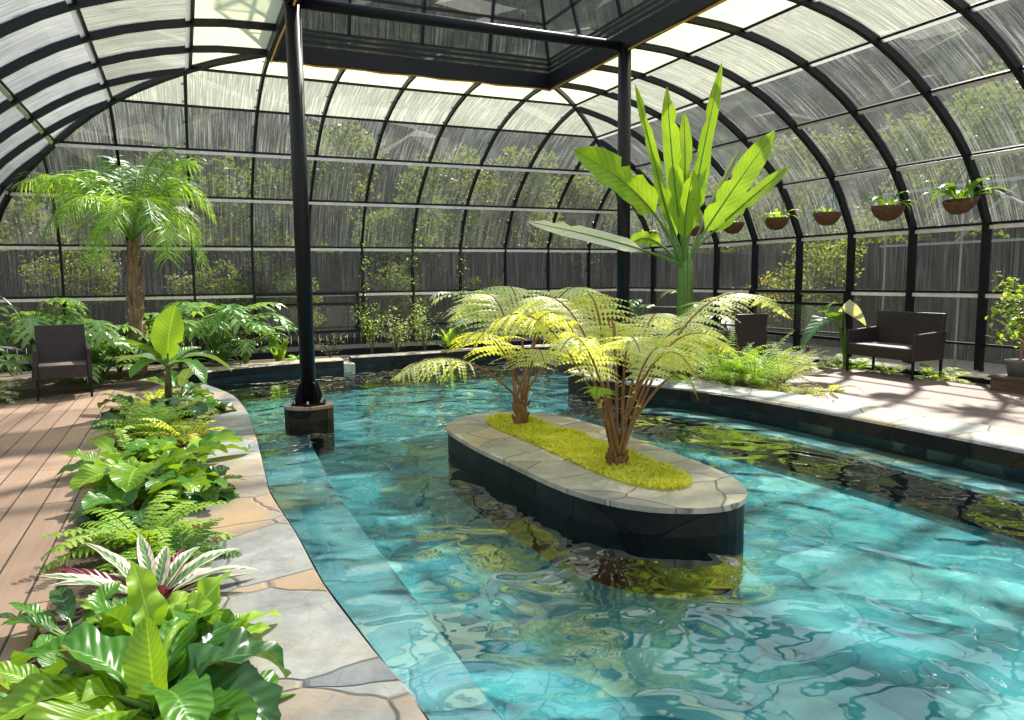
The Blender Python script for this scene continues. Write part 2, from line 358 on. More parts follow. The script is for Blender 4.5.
M['white_metal'] = simple('white painted rail', (.28, .28, .28), .5)
M['wall_glass'] = panemat('clear streaked wall pane', .02, .18, (.50, .52, .50))
M['low_glass'] = panemat('dusty lower pane', .03, .14, (.40, .40, .36))
M['curve_glass'] = panemat('grimy curved pane', .05, .40, (.58, .60, .56))
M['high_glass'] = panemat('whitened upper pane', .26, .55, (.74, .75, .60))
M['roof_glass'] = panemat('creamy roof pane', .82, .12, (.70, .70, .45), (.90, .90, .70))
M['left_glass'] = panemat('sunlit grimy left pane', .30, .60, (.86, .86, .80))
M['back_glass'] = panemat('dark streaked back pane', .03, .26, (.5, .52, .48))
M['film'] = panemat('overlapping pane strip', .85, .1, (.6, .58, .56))

# ------------------------------------------------------------------ greenhouse frame  (survey units scaled by S)
S = .88
def T(X, Y, Z): return Vector((X*S, Y*S, 1.5+(Z-1.45)*S))
XL, XR, YB, YF = -3.3, 10.8, 16.8, -2.4
RIN, ROUTY = 4.7, 4.8            # run of the curved side up to the ring beam
RX0, RX1, RY1, RY0 = 1.4, 6.1, 12.0, 1.2
Z0 = .02                         # foot of the frame
knots = [(0, 2.18), (.52, 3.13), (1.4, 3.91), (2.4, 4.48), (3.6, 4.80), (4.7, 4.87)]
def cat(p0, p1, p2, p3, t):
    return tuple(.5*((2*b)+(-a+c)*t+(2*a-5*b+4*c-d)*t*t+(-a+3*b-3*c+d)*t**3) for a, b, c, d in zip(p0, p1, p2, p3))
segs = []                        # each curved facet as a list of (d, z)
for i in range(len(knots)-1):
    p0 = knots[i-1] if i > 0 else (knots[0][0]-.45, knots[0][1]-.95); p3 = knots[i+2] if i+2 < len(knots) else (5.8, 4.9)
    segs.append([cat(p0, knots[i], knots[i+1], p3, t/3) for t in range(4)])
segs = [[(0, .12), (0, 1.18)], [(0, 1.18), (0, 2.18)]] + segs
purl = [(0, .40), (0, 1.18)] + knots
profile = [(0, Z0)] + [(0, .40), (0, 1.18)] + [p for s in segs[2:] for p in s[:-1]] + [knots[-1]]
def dmax_side(Y): return min(RIN, (YB-Y)*RIN/ROUTY)
def dmax_back(X): return min(ROUTY, (X-XL)*ROUTY/RIN if X < RX0 else (XR-X)*ROUTY/RIN if X > RX1 else ROUTY)
def cutprof(dm, k=1.0):
    out = []
    pts = [(d*k, z) for d, z in profile]
    for i, p in enumerate(pts):
        if p[0] <= dm+1e-6: out.append(p)
        else:
            q = pts[i-1]; t = (dm-q[0])/(p[0]-q[0]); 
            if t > 1e-3: out.append((dm, q[1]+(p[1]-q[1])*t))
            break
    return out
trim_i = [0]; win_i = [0]
def trim(mb, mats, smooth=False):
    trim_i[0] += 1; return mb.build('trim_%d' % trim_i[0], mats, kind='structure', smooth=smooth)
def rib(ptfun, prof, side, w=.052, h=.105, inward=None):
    mb = MB(); pts = [ptfun(d, z) for d, z in prof]
    mb.path_bar(pts, w, h, side)
    # clips along the outer flange
    acc = 0
    for a, b in zip(pts, pts[1:]):
        L = (b-a).length; t = (b-a).normalized() if L > 1e-6 else Vector((0, 0, 1))
        while acc < L:
            c = a+t*acc; nrm = t.cross(Vector(side)).normalized()
            if inward is not None and nrm.dot(Vector(inward)) > 0: nrm = -nrm
            mb.bar(c+nrm*.03, c+nrm*.085, .035, .05, up=t); acc += .5
        acc -= L
    return trim(mb, M['steel'])
fR = lambda Y: (lambda d, z: T(XR-d, Y, z)); fL = lambda Y: (lambda d, z: T(XL+d, Y, z)); fB = lambda X: (lambda d, z: T(X, YB-d, z))
ys = [round(YF+1.2*i, 3) for i in range(16)]           # -2.4 ... 15.6
ys_ring = [y for y in ys]
bxs = [XL+1.175*i for i in range(13)]
for Y in ys:
    if YB-Y < .3: continue
    for f, inw in ((fR, (-1, 0, 0)), (fL, (1, 0, 0))):
        rib(f(Y), cutprof(dmax_side(Y)), (0, 1, 0), w=.066 if f is fR else .06, inward=(inw[0], 0, -1))
for X in bxs[1:-1]:
    rib(fB(X), cutprof(dmax_back(X), ROUTY/RIN), (1, 0, 0), w=.042, h=.07, inward=(0, -1, -1))
# hips and corner posts
for sx, X0 in ((1, XL), (-1, XR)):
    mb = MB(); pts = [T(X0+sx*d, YB-d*ROUTY/RIN, z) for d, z in profile]
    mb.path_bar(pts, .09 if sx > 0 else .05, .09, (sx*.7, .7, 0) if sx < 0 else (.7, .7, 0)); trim(mb, M['steel'])
# purlins
for j, (d, z) in enumerate(purl):
    Yh = YB-d*ROUTY/RIN
    for X, sg in ((XR-d, -1), (XL+d, 1)):
        mb = MB()
        big = .03 if j in (0,) else .022
        nx, nz = (sg*.75, -.65) if d > .2 else (sg, 0)
        mb.bar(T(X, YF, z), T(X, Yh, z), .03, .05 if j < 1 else .032, up=(nx, 0, nz))
        o = trim(mb, M['steel'])
        if 2 <= j < 7 or j == 1:
            m2 = MB(); dd = -.055 if j > 1 else -.06
            tz = .8 if 2 <= j < 5 else .3; 
            if j <= 1: a = (0, -1)
            else:
                q = purl[j-1]; L = math.hypot(d-q[0], z-q[1]); a = ((q[0]-d)/L, (q[1]-z)/L)
            off = .055
            m2.bar(T(X-sg*(-a[0])*off+0, YF, z+a[1]*off), T(X-sg*(-a[0])*off, Yh, z+a[1]*off), .006, .05, up=(sg*a[0], 0, a[1]))
            m2.build('strip', M['alu'] if j <= 4 else M['film'], o)
    k = ROUTY/RIN
    mb = MB(); mb.bar(T(XL+d, YB-d*k, z), T(XR-d, YB-d*k, z), .03, .05 if j == 0 else .034, up=(0, 0, 1)); o = trim(mb, M['steel'])
    if j in (1, 2, 3, 4):
        m2 = MB(); m2.bar(T(XL+d, YB-d*k-.02, z-.055), T(XR-d, YB-d*k-.02, z-.055), .02, .05, up=(0, 0, 1)); m2.build('strip', M['alu'], o)
# plinth under the side and back walls
for a, b in ((T(XR, YF, 0), T(XR, YB, 0)), (T(XL, YF, 0), T(XL, YB, 0)), (T(XL, YB, 0), T(XR, YB, 0))):
    mb = MB(); a.z = b.z = .07; mb.bar(a, b, .12, .14); trim(mb, M['steel'])

# panes: each bay of each side is one window with its panes as parts
def clip(poly, a, b, c):          # keep a*x+b*y<=c
    out = []
    for i in range(len(poly)):
        p, q = poly[i], poly[(i+1) % len(poly)]; dp = a*p[0]+b*p[1]-c; dq = a*q[0]+b*q[1]-c
        if dp <= 1e-9: out.append(p)
        if dp*dq < -1e-12:
            t = dp/(dp-dq); out.append((p[0]+(q[0]-p[0])*t, p[1]+(q[1]-p[1])*t))
    return out
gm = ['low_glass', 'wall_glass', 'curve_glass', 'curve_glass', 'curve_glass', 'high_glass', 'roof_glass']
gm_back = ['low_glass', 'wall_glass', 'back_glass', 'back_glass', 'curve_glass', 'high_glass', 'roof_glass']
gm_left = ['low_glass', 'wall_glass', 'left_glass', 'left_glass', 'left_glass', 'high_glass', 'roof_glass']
def bay(a0, a1, place, lims, k, mats, skip=()):
    """a0..a1 range along the wall, place(a, d, z) -> point, lims: half planes in (a, d)"""
    win_i[0] += 1; root = empty('window_%d' % win_i[0]); root['kind'] = 'structure'
    n = 0
    for j, sg in enumerate(segs):
        mb = MB(); v = 0
        for (d0, z0), (d1, z1) in zip(sg, sg[1:]):
            d0 *= k; d1 *= k
            L = math.hypot(d1-d0, z1-z0)
            if d1-d0 < 1e-6: poly = [(a0, 0), (a1, 0), (a1, 1), (a0, 1)]; zz = lambda t: (d0, z0+(z1-z0)*t); flat = True
            else: poly = [(a0, d0), (a1, d0), (a1, d1), (a0, d1)]; flat = False
            if flat:
                # keep only the part of the wall inside the corner
                V = [place(a, d0, z0+(z1-z0)*t) for a, t in poly]; U = [(a, v+t*L) for a, t in poly]
            else:
                for h in lims: poly = clip(poly, *h)
                if len(poly) < 3: v += L; continue
                V = [place(a, d, z0+(z1-z0)*(d-d0)/(d1-d0)) for a, d in poly]; U = [(a, v+(d-d0)/(d1-d0)*L) for a, d in poly]
            off = R.random()*20
            mb.add(V, [tuple(range(len(V)))], [(u[0]+a0*3.1+j*7, u[1]+j*2.3) for u in U])
            v += L
        if mb.f and j not in skip:
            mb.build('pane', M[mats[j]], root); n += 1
    return root
yy = ys + [YB]
for y0, y1 in zip(yy, yy[1:]):
    h = [(RIN, ROUTY, 0)]
    # d <= (YB - Y)*RIN/ROUTY   ->  Y*RIN/ROUTY + d <= YB*RIN/ROUTY
    lim = [(RIN/ROUTY, 1, YB*RIN/ROUTY)]
    bay(y0, y1, lambda a, d, z: T(XR-d+.03, a, z+.02), lim, 1, gm)
    bay(y0, y1, lambda a, d, z: T(XL+d-.03, a, z+.02), lim, 1, gm_left)
for x0, x1 in zip(bxs, bxs[1:]):
    k = ROUTY/RIN
    lim = [(-k, 1, -XL*k), (k, 1, XR*k)]
    bay(x0, x1, lambda a, d, z: T(a, YB-d+.03, z+.02), lim, k, gm_back)

# ring beam, its timber edging, tie beam and posts
def rect_ring(mb, x0, x1, y0, y1, z, w, h):
    mb.bar(T(x0, y1, z), T(x1, y1, z), w, h); mb.bar(T(x0, y0, z), T(x1, y0, z), w, h)
    mb.bar(T(x0, y0, z), T(x0, y1, z), w, h); mb.bar(T(x1, y0, z), T(x1, y1, z), w, h)
mb = MB(); rect_ring(mb, RX0, RX1, RY0, RY1, 4.87, .12, .22); trim(mb, M['steel'])
mb = MB()
rp = [T(RX0, RY0, 4.75), T(RX0, RY1, 4.75), T(RX1, RY1, 4.75), T(RX1, RY0, 4.75)]
for a, b in zip(rp, rp[1:]):
    n = 14; pts = [a.lerp(b, i/n)+Vector((0, 0, -.012+.012*math.sin(i*2.1))) for i in range(n+1)]; mb.tube(pts, .014, 6)
trim(mb, M['wood_strip'])
for z in (5.06, 5.14, 5.22):
    mb = MB(); e = .05; rect_ring(mb, RX0+e, RX1-e, RY0+e, RY1-e, z, .03, .035); trim(mb, M['steel'])
def lant(t, z): return (RX0+t, RX1-t, RY0+t, RY1-t, z)
LV = [(.06, 5.22), (.21, 5.75), (.45, 6.7), (2.3, 7.4)]
lx = [RX0+1.175*i for i in range(5)]; ly = [RY0+1.2*i for i in range(10)]
def lantern_side(axis, pos):
    # bars on one slope
    for c in (lx[1:-1] if axis == 'x' else ly[1:-1]):
        mb = MB(); pts = []
        for t, z in LV[:3]+[(min(LV[3][0], c-(RX0 if axis == 'x' else RY0), (RX1 if axis == 'x' else RY1)-c), None)]:
            if z is None: z = LV[2][1]+(LV[3][1]-LV[2][1])*(t-LV[2][0])/(LV[3][0]-LV[2][0])
            if axis == 'x': pts.append(T(c, (RY1-t) if pos else (RY0+t), z))
            else: pts.append(T((RX1-t) if pos else (RX0+t), c, z))
        mb.path_bar(pts, .035, .05, (1, 0, 0) if axis == 'x' else (0, 1, 0)); trim(mb, M['steel'])
for ax in 'xy':
    for ps in (0, 1): lantern_side(ax, ps)
for sx, sy in ((0, 0), (1, 0), (0, 1), (1, 1)):
    mb = MB(); pts = [T((RX1-t) if sx else (RX0+t), (RY1-t) if sy else (RY0+t), z) for t, z in [(0, 5.0)]+LV]
    mb.path_bar(pts, .045, .06, (1, -1 if sx == sy else 1, 0)); trim(mb, M['steel'])
for t, z in LV[1:3]:
    mb = MB(); rect_ring(mb, RX0+t, RX1-t, RY0+t, RY1-t, z, .03, .03); trim(mb, M['steel'])
for ax in 'xy':
    cs = lx if ax == 'x' else ly
    for ps in (0, 1):
        for c0, c1 in zip(cs, cs[1:]):
            win_i[0] += 1; root = empty('window_%d' % win_i[0]); root['kind'] = 'structure'
            lo, hi = (RX0, RX1) if ax == 'x' else (RY0, RY1)
            for (t0, z0), (t1, z1) in zip([(.05, 5.0)]+LV, LV):
                poly = [(c0, t0), (c1, t0), (c1, t1), (c0, t1)]
                poly = clip(poly, -1, 1, -lo); poly = clip(poly, 1, 1, hi)
                if len(poly) < 3: continue
                V = []
                for a, t in poly:
                    z = z0+(z1-z0)*(t-t0)/(t1-t0)
                    V.append(T(a, (RY1-t) if ps else (RY0+t), z) if ax == 'x' else T((RX1-t) if ps else (RX0+t), a, z))
                m2 = MB(); m2.add(V, [tuple(range(len(V)))], [(a+c0, t*3+z0*2) for a, t in poly])
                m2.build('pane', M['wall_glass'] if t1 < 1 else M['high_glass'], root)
YP = 9.6
mb = MB(); mb.tube([T(RX0, YP, 4.80), T(RX1, YP, 4.80)], .062, 14); trim(mb, M['steel'], True)
mb = MB(); mb.tube([T(RX0, 4.8, 4.80), T(RX1, 4.8, 4.80)], .062, 14); trim(mb, M['steel'], True)
def post(X, label, hexped):
    b = T(X, YP, 0)
    t = empty('steel_post', (b.x, b.y, .12)); tag(t, label, 'post', 'round posts under the roof ring')
    m2 = MB()
    zt = T(0, 0, 4.86).z-.12
    m2.tube([(0, 0, .0), (0, 0, zt)], .085, 20); m2.build('pole', M['steel'], t, True)
    m2 = MB()
    for k in range(4):
        a = k*PI/2+.5; c, s = math.cos(a), math.sin(a); w = .008
        for sgn in (1,):
            P = [(.08, 0), (.18, 0), (.18, .09), (.12, .24), (.08, .26)]
            V = [(r*c-w*s, r*s+w*c, z) for r, z in P]+[(r*c+w*s, r*s-w*c, z) for r, z in P]
            n = 5; m2.add(V, [tuple(range(n)), tuple(range(2*n-1, n-1, -1))]+[(i, i+n, (i+1) % n+n, (i+1) % n) for i in range(n)])
    m2.build('gusset', M['steel'], t)
    m2 = MB(); m2.prism([(.21*math.cos(a*PI/3+.3), .21*math.sin(a*PI/3+.3)) for a in range(6)], 0, .022); bp_ = m2.build('base_plate', M['steel'], t)
    for a in range(6):
        m2 = MB(); q = Vector((.165*math.cos(a*PI/3+.3), .165*math.sin(a*PI/3+.3), .02)); m2.tube([q, q+Vector((0, 0, .03))], .012, 6); m2.build('bolt', M['alu'], bp_)
    if not hexped: return
    p = empty('stone_pedestal', (b.x, b.y, 0)); tag(p, 'low round slate pedestal in the water under the %s steel post' % ('left' if hexped else 'right'), 'pedestal')
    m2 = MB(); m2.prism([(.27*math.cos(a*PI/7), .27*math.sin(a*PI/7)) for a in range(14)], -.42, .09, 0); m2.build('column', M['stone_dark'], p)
    m2 = MB(); m2.prism([(.28*math.cos(a*PI/7)*(1+.03*math.sin(a*4)), .28*math.sin(a*PI/7)) for a in range(14)], .09, .12, 0); m2.build('capstone', M['stone'], p)
post(RX0, 'black round steel post on a pedestal at the left pool ledge', True)
post(RX1, 'black round steel post rising behind the big banana plant and ferns', False)
# diagonal stay pair by the left ring corner
mb = MB(); mb.bar(T(RX0-.02, RY1-.05, 4.80), T(RX0+.02, 9.6, 4.92), .05, .09); trim(mb, M['steel'])

# operable vents near the ground
def vent(p, q, label):            # frame between ground points p,q, z range
    p = Vector(p); q = Vector(q); t = empty('vent_window', ((p.x+q.x)/2, (p.y+q.y)/2, .4)); tag(t, label, 'window', 'low hinged vents')
    o = Vector(t.location); m2 = MB(); z0, z1 = .50, 1.24; d = (q-p)
    nrm = Vector((d.y, -d.x, 0)).normalized()*.06
    if nrm.dot(Vector((3, 6, 0))-p) < 0: nrm = -nrm
    a0 = Vector((p.x, p.y, z0)); a1 = Vector((q.x, q.y, z0)); b0 = Vector((p.x, p.y, z1)); b1 = Vector((q.x, q.y, z1))
    for A, B, w in ((a0, a1, .10), (b0, b1, .14), (a0, b0, .09), (a1, b1, .09), (b0-Vector((0,0,.2)), b1-Vector((0,0,.2)), .035)):
        m2.bar(A+nrm-o, B+nrm-o, .05, w, up=nrm)
    m2.build('vent_frame', M['steel'], t)
    m2 = MB(); V = [v+nrm-o for v in (a0, a1, b1-Vector((0,0,.2)), b0-Vector((0,0,.2)))]; m2.add(V, [(0, 1, 2, 3)], [(0, 0), (1, 0), (1, .6), (0, .6)]); m2.build('pane', M['low_glass'], t)
vent(T(bxs[4], YB, 0), T(bxs[6]-.15, YB, 0), 'black framed low vent window in the back wall behind the left post')
vent(T(XR, 9.6, 0), T(XR, 12.0, 0), 'black framed low vent window in the right wall behind the wicker loveseat')

# ------------------------------------------------------------------ ground, pool
pool = [(.60, -2.0), (.64, .6), (.70, 2.3), (.64, 2.9), (.57, 3.66), (.55, 4.5), (.52, 5.0), (.50, 5.5), (.53, 6.2), (.58, 7.4), (.62, 8.6), (.60, 9.6), (.55, 10.4), (.38, 11.2), (.19, 11.9),
        (.22, 12.2), (.6, 12.42), (1.1, 12.62), (1.8, 12.82), (2.5, 12.9), (2.56, 13.2), (3.6, 13.24), (4.7, 13.4), (5.6, 13.5), (7.0, 13.4), (7.4, 12.6), (6.9, 11.4), (5.9, 10.1), (5.5, 9.7), (5.10, 9.5),
        (5.08, 9.0), (5.12, 8.5), (5.28, 8.0), (5.46, 7.5), (5.62, 7.0), (5.73, 6.4), (5.80, 5.6), (5.84, 4.6), (5.85, 3.5), (5.85, -2.0)]
def struct(mb, name, mats, smooth=False): return mb.build(name, mats, kind='structure', smooth=smooth)
def land(name, poly, z, mat, zb=-.9):
    mb = MB(); mb.prism(poly, zb, z, 0, bottom=False); return struct(mb, name, mat)
xl, xr, yb, yf = XL*S-.3, XR*S+.3, YB*S+.3, -2.2
li = pool[:15]
# left land: bed soil, deck on top of it
land('ground_left', [(xl, yf)]+[(p[0]-.02, p[1]) for p in li]+[(.1, 12.2), (xl, 12.2)], -.03, M['soil'])
land('ground_back', [(xl, 12.2), (.1, 12.2)]+[(p[0], p[1]+.05) for p in pool[15:26]]+[(xr, 12.6), (xr, yb), (xl, yb)], .02, M['backsoil'])
land('ground_right', [(p[0]+.02, p[1]) for p in pool[26:]]+[(xr, yf), (xr, 12.6), (7.4, 12.6)], .08, M['soil'])
mb = MB(); mb.prism([(xl+.3, yf), (-.66, yf), (-.66, 11.15), (-1.0, 11.75), (-1.5, 11.45), (-2.2, 11.2), (-2.6, 11.0), (xl+.3, 10.8)], -.06, 0.0); struct(mb, 'floor_left', M['deck_l'])
mb = MB(); mb.prism([(6.56, yf), (8.98, yf), (9.0, 7.6), (8.9, 8.4), (8.5, 9.2), (7.9, 9.3), (7.0, 8.2), (6.5, 7.2), (6.35, 6.6), (6.50, 5.8)], .02, .11); struct(mb, 'floor_right', M['deck_r'])
# left flat coping
def stripmesh(inner, outer, z0, z1, name, m_top, m_side, bev=.02):
    n = min(len(inner), len(outer)); mb = MB()
    V = []; 
    for i in range(n):
        a, b = Vector((*inner[i], 0)), Vector((*outer[i], 0)); d = (b-a).normalized()*bev
        V += [(a.x, a.y, z0), (a.x, a.y, z1-bev), (a.x+d.x, a.y+d.y, z1), (b.x-d.x, b.y-d.y, z1), (b.x, b.y, z1-bev), (b.x, b.y, z0)]
    for i in range(n-1):
        for k in range(5):
            f = (i*6+k, i*6+k+1, i*6+k+7, i*6+k+6)
            mb.f.append(f); mb.m.append(0 if 1 <= k <= 3 else 1); mb.uv.append([(0, 0)]*4)
    mb.f += [tuple(range(6)), tuple((n-1)*6+k for k in range(5, -1, -1))]; mb.m += [1, 1]; mb.uv += [[(0, 0)]*6]*2
    mb.v = V; return struct(mb, name, [M[m_top], M[m_side]])
def dens(pts, k=3):
    out = []
    for i in range(len(pts)-1):
        p0, p1, p2, p3 = pts[max(i-1, 0)], pts[i], pts[i+1], pts[min(i+2, len(pts)-1)]
        out += [cat(p0, p1, p2, p3, t/k) for t in range(k)]
    return out+[pts[-1]]
outl = [(-.22, -2.0), (-.22, .6), (-.16, 2.3), (-.14, 2.9), (-.14, 3.66), (-.14, 4.5), (-.12, 5.0), (-.10, 5.5), (-.02, 6.2), (.08, 7.4), (.12, 8.6), (.14, 9.6), (.15, 10.4), (.15, 11.2), (.15, 11.9)]
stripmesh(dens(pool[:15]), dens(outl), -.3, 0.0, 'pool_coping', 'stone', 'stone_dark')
ib = [(.05, 12.05), (.22, 12.2), (.6, 12.42), (1.1, 12.62), (1.8, 12.82), (2.5, 12.9)]
ob = [(-.15, 12.3), (.05, 12.66), (.45, 12.85), (1.0, 13.05), (1.75, 13.22), (2.5, 13.28)]
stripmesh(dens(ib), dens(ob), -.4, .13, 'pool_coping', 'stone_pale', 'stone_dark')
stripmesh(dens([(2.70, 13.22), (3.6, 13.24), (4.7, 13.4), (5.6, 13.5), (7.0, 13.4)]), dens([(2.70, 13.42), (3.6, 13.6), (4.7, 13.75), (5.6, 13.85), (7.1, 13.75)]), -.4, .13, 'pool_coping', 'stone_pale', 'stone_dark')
mb = MB(); mb.box((2.50, 12.92, -.4), (2.70, 13.3, .04)); struct(mb, 'pool_step', M['stone_pale'])
ir = [(5.10, 9.5)]+pool[30:]
orr = [(5.40, 9.62), (5.46, 9.2), (5.55, 8.8), (5.75, 8.4), (5.98, 8.0), (6.2, 7.4), (6.36, 6.7), (6.52, 5.8), (6.58, 4.6), (6.6, 3.5), (6.6, -2.0)]
stripmesh(dens(ir), dens(orr), -.6, .14, 'pool_coping', 'stone', 'stone_dark')
# basin
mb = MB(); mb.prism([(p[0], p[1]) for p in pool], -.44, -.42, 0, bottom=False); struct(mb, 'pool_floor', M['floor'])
n = len(pool); mb = MB(); V = [(p[0], p[1], -.42) for p in pool]+[(p[0], p[1], -.01) for p in pool]
mb.add(V, [(i, (i+1) % n, (i+1) % n+n, i+n) for i in range(n)]); struct(mb, 'pool_wall', M['stone_sub'])
stripmesh(dens([(1.05, -2), (1.06, 2.6), (1.06, 4.0), (1.05, 5.2), (1.07, 6.2), (1.15, 7.7), (1.22, 8.6), (1.20, 9.6)]), dens([(.5, -2), (.55, 2.6), (.5, 4.0), (.45, 5.2), (.45, 6.2), (.5, 7.7), (.55, 8.6), (.55, 9.6)]), -.44, -.20, 'pool_ledge', 'stone_wet', 'stone_wet')
stripmesh(dens([(5.42, -2), (5.44, 3.5), (5.44, 4.6), (5.40, 5.6), (5.33, 6.4), (5.22, 7.0), (5.0, 7.6)]), dens([(5.95, -2), (5.9, 3.5), (5.9, 4.6), (5.9, 5.6), (5.8, 6.4), (5.7, 7.0), (5.5, 7.6)]), -.44, -.12, 'pool_ledge', 'stone_wet', 'stone_sub', .03)
mb = MB(); mb.prism([(p[0], p[1]) for p in pool], -.05, -.05, 0, bottom=False); mb.f = mb.f[:n-2]; mb.m = mb.m[:n-2]; mb.uv = mb.uv[:n-2]
struct(mb, 'pool_water', M['water'])

# island
isl = dens([(2.12, 5.95), (2.16, 6.4), (2.35, 6.75), (2.65, 6.93), (2.98, 6.88), (3.28, 6.65), (3.44, 6.2), (3.46, 5.5), (3.44, 4.8), (3.42, 4.2), (3.34, 3.82), (3.18, 3.55), (2.94, 3.42), (2.66, 3.48), (2.40, 3.70), (2.22, 4.15), (2.16, 4.9), (2.12, 5.5), (2.12, 5.95)])[:-1]
isl_c = (2.8, 5.2)
mo = dens([(2.56, 6.1), (2.62, 6.5), (2.85, 6.62), (3.02, 6.4), (3.10, 5.4), (3.12, 4.5), (3.08, 4.05), (2.92, 3.86), (2.72, 3.92), (2.60, 4.3), (2.60, 5.2), (2.56, 6.1)], 5)[:-1]
t = empty('stone_island', (2.8, 5.2, .0)); tag(t, 'low oblong slate planter island standing in the pool', 'planter island')
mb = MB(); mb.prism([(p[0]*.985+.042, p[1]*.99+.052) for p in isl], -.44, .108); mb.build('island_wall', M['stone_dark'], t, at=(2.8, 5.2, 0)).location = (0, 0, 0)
def ring_top(outer, inner, z0, z1, mat):
    mb = MB(); vo = [Vector((p[0], p[1], 0)) for p in outer]; vi = [Vector((p[0], p[1], 0)) for p in inner]
    tr = tessellate_polygon([vo, vi]); allp = vo+vi
    V = [(p.x, p.y, z1) for p in allp]+[(p.x, p.y, z0) for p in allp]; fs = []
    for tt in tr:
        a, b, c = (allp[i] for i in tt); s = (b.x-a.x)*(c.y-a.y)-(b.y-a.y)*(c.x-a.x)
        fs.append(tuple(tt) if s > 0 else tuple(tt[::-1]))
    N0 = len(allp); no = len(vo); ni = len(vi)
    for i in range(no): j = (i+1) % no; fs.append((i, j, j+N0, i+N0))
    for i in range(ni): j = (i+1) % ni; fs.append((no+j, no+i, no+i+N0, no+j+N0))
    mb.add(V, fs); return mb
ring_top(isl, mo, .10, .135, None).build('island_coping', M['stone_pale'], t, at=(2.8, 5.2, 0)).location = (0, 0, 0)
# moss carpet: a bumpy pad of small tufts
mb = MB()
def inside(p, poly):
    c = False; n = len(poly)
    for i in range(n):
        a, b = poly[i], poly[i-1]
        if (a[1] > p[1]) != (b[1] > p[1]) and p[0] < (b[0]-a[0])*(p[1]-a[1])/(b[1]-a[1])+a[0]: c = not c
    return c
mb.prism([((p[0]-2.84)*1.04+2.84, (p[1]-5.2)*1.02+5.2) for p in mo], .08, .145)
for i in range(15000):
    p = (R.uniform(2.5, 3.2), R.uniform(3.8, 6.7))
    if not inside(((p[0]-2.84)*.96+2.84, (p[1]-5.2)*.98+5.2), mo): continue
    h = R.uniform(.006, .026)*(1+.8*math.sin(p[0]*13)*math.cos(p[1]*9)); a = R.uniform(0, 6.28); w = R.uniform(.006, .016); lx_, ly_ = R.uniform(-.03, .03), R.uniform(-.03, .03)
    c, s = math.cos(a)*w, math.sin(a)*w
    mb.add([(p[0]-c, p[1]-s, .14), (p[0]+c, p[1]+s, .14), (p[0]+lx_+c*.5, p[1]+ly_+s*.5, .145+h), (p[0]+lx_-c*.6, p[1]+ly_-s*.6, .143+h*.9)], [(0, 1, 2, 3)], [(0, 0), (1, 0), (1, 1), (0, 1)])
M['mosst'] = leafmat('yellow moss tuft', (.52, .55, .03), (.80, .78, .12), .4, .8, 1)
o = mb.build('moss_carpet', M['mosst']); tag(o, 'bright yellow green moss carpet filling the stone island', 'moss', kind='stuff')

# ------------------------------------------------------------------ leaf builders
def rot(v, ax, a): return Matrix.Rotation(a, 3, ax) @ v
PROF = {
 'banana': lambda t: min(1, (t/.16)**.7)*(1-max(0, (t-.6)/.4)**3),
 'lance': lambda t: math.sin(PI*min(1, t**.8))**.8,
 'oval': lambda t: math.sin(PI*min(1, t**.9))**.65,
 'strap': lambda t: min(1, (t+.15)/.5)*(1-max(0, (t-.6)/.4)**2),
 'heart': lambda t: (1-t)**.75*min(1, .35+(t/.12)**.8) if t < 1 else 0,
}
def curve(P, az, el, L, droop, n, twist=0.0):
    pts = [Vector(P)]; a = el
    for i in range(n):
        a2 = el-droop*((i+.5)/n)**1.3; z = az+twist*((i+.5)/n)
        pts.append(pts[-1]+Vector((math.cos(z)*math.cos(a2), math.sin(z)*math.cos(a2), math.sin(a2)))*(L/n))
    return pts
def bez(P, C, Q, n):
    P, C, Q = Vector(P), Vector(C), Vector(Q)
    return [P*(1-t)**2+C*2*t*(1-t)+Q*t*t for t in [i/n for i in range(n+1)]]
def blade(mb, pts, W, prof='banana', fold=.35, roll=0.0, ripple=0.0, rf=5, mi=0, tears=0, v0=0.0, rnd=R, sidedir=None):
    """leaf blade along centre line pts"""
    n = len(pts)-1; pf = PROF[prof]; prev = None; rows = []
    ph = rnd.uniform(0, 6)
    tearset = {rnd.randrange(1, n): rnd.choice((-1, 1)) for _ in range(tears)}
    for i, p in enumerate(pts):
        t = i/n; tg = (pts[min(i+1, n)]-pts[max(i-1, 0)]).normalized()
        if prev is None:
            s = sidedir.copy() if sidedir is not None else tg.cross(Vector((0, 0, 1)))
            if s.length < .08: s = tg.cross(Vector((.3, .9, 0)))
            s = rot(s.normalized(), tg, roll)
        else: s = prev
        s = (s-tg*s.dot(tg)).normalized(); prev = s
        nm = s.cross(tg).normalized()
        w = max(pf(t), .012)*W/2
        row = []
        for u in (-1, -.5, 0, .5, 1):
            ww = w
            if i in tearset and u*tearset[i] > 0: ww = w*.6
            z = abs(u)*math.sin(fold)*ww + (ripple*ww*math.sin(rf*6.28*t+ph+(2 if u < 0 else 0))*abs(u)**1.5)
            row.append(p+s*(u*ww*math.cos(fold))+nm*z)
        rows.append(row)
    V = [q for r in rows for q in r]; U = [((u+1)/2, v0+i/n) for i in range(n+1) for u in (-1, -.5, 0, .5, 1)]
    fs = [(i*5+k, i*5+k+1, (i+1)*5+k+1, (i+1)*5+k) for i in range(n) for k in range(4)]
    mb.add(V, fs, U, mi)
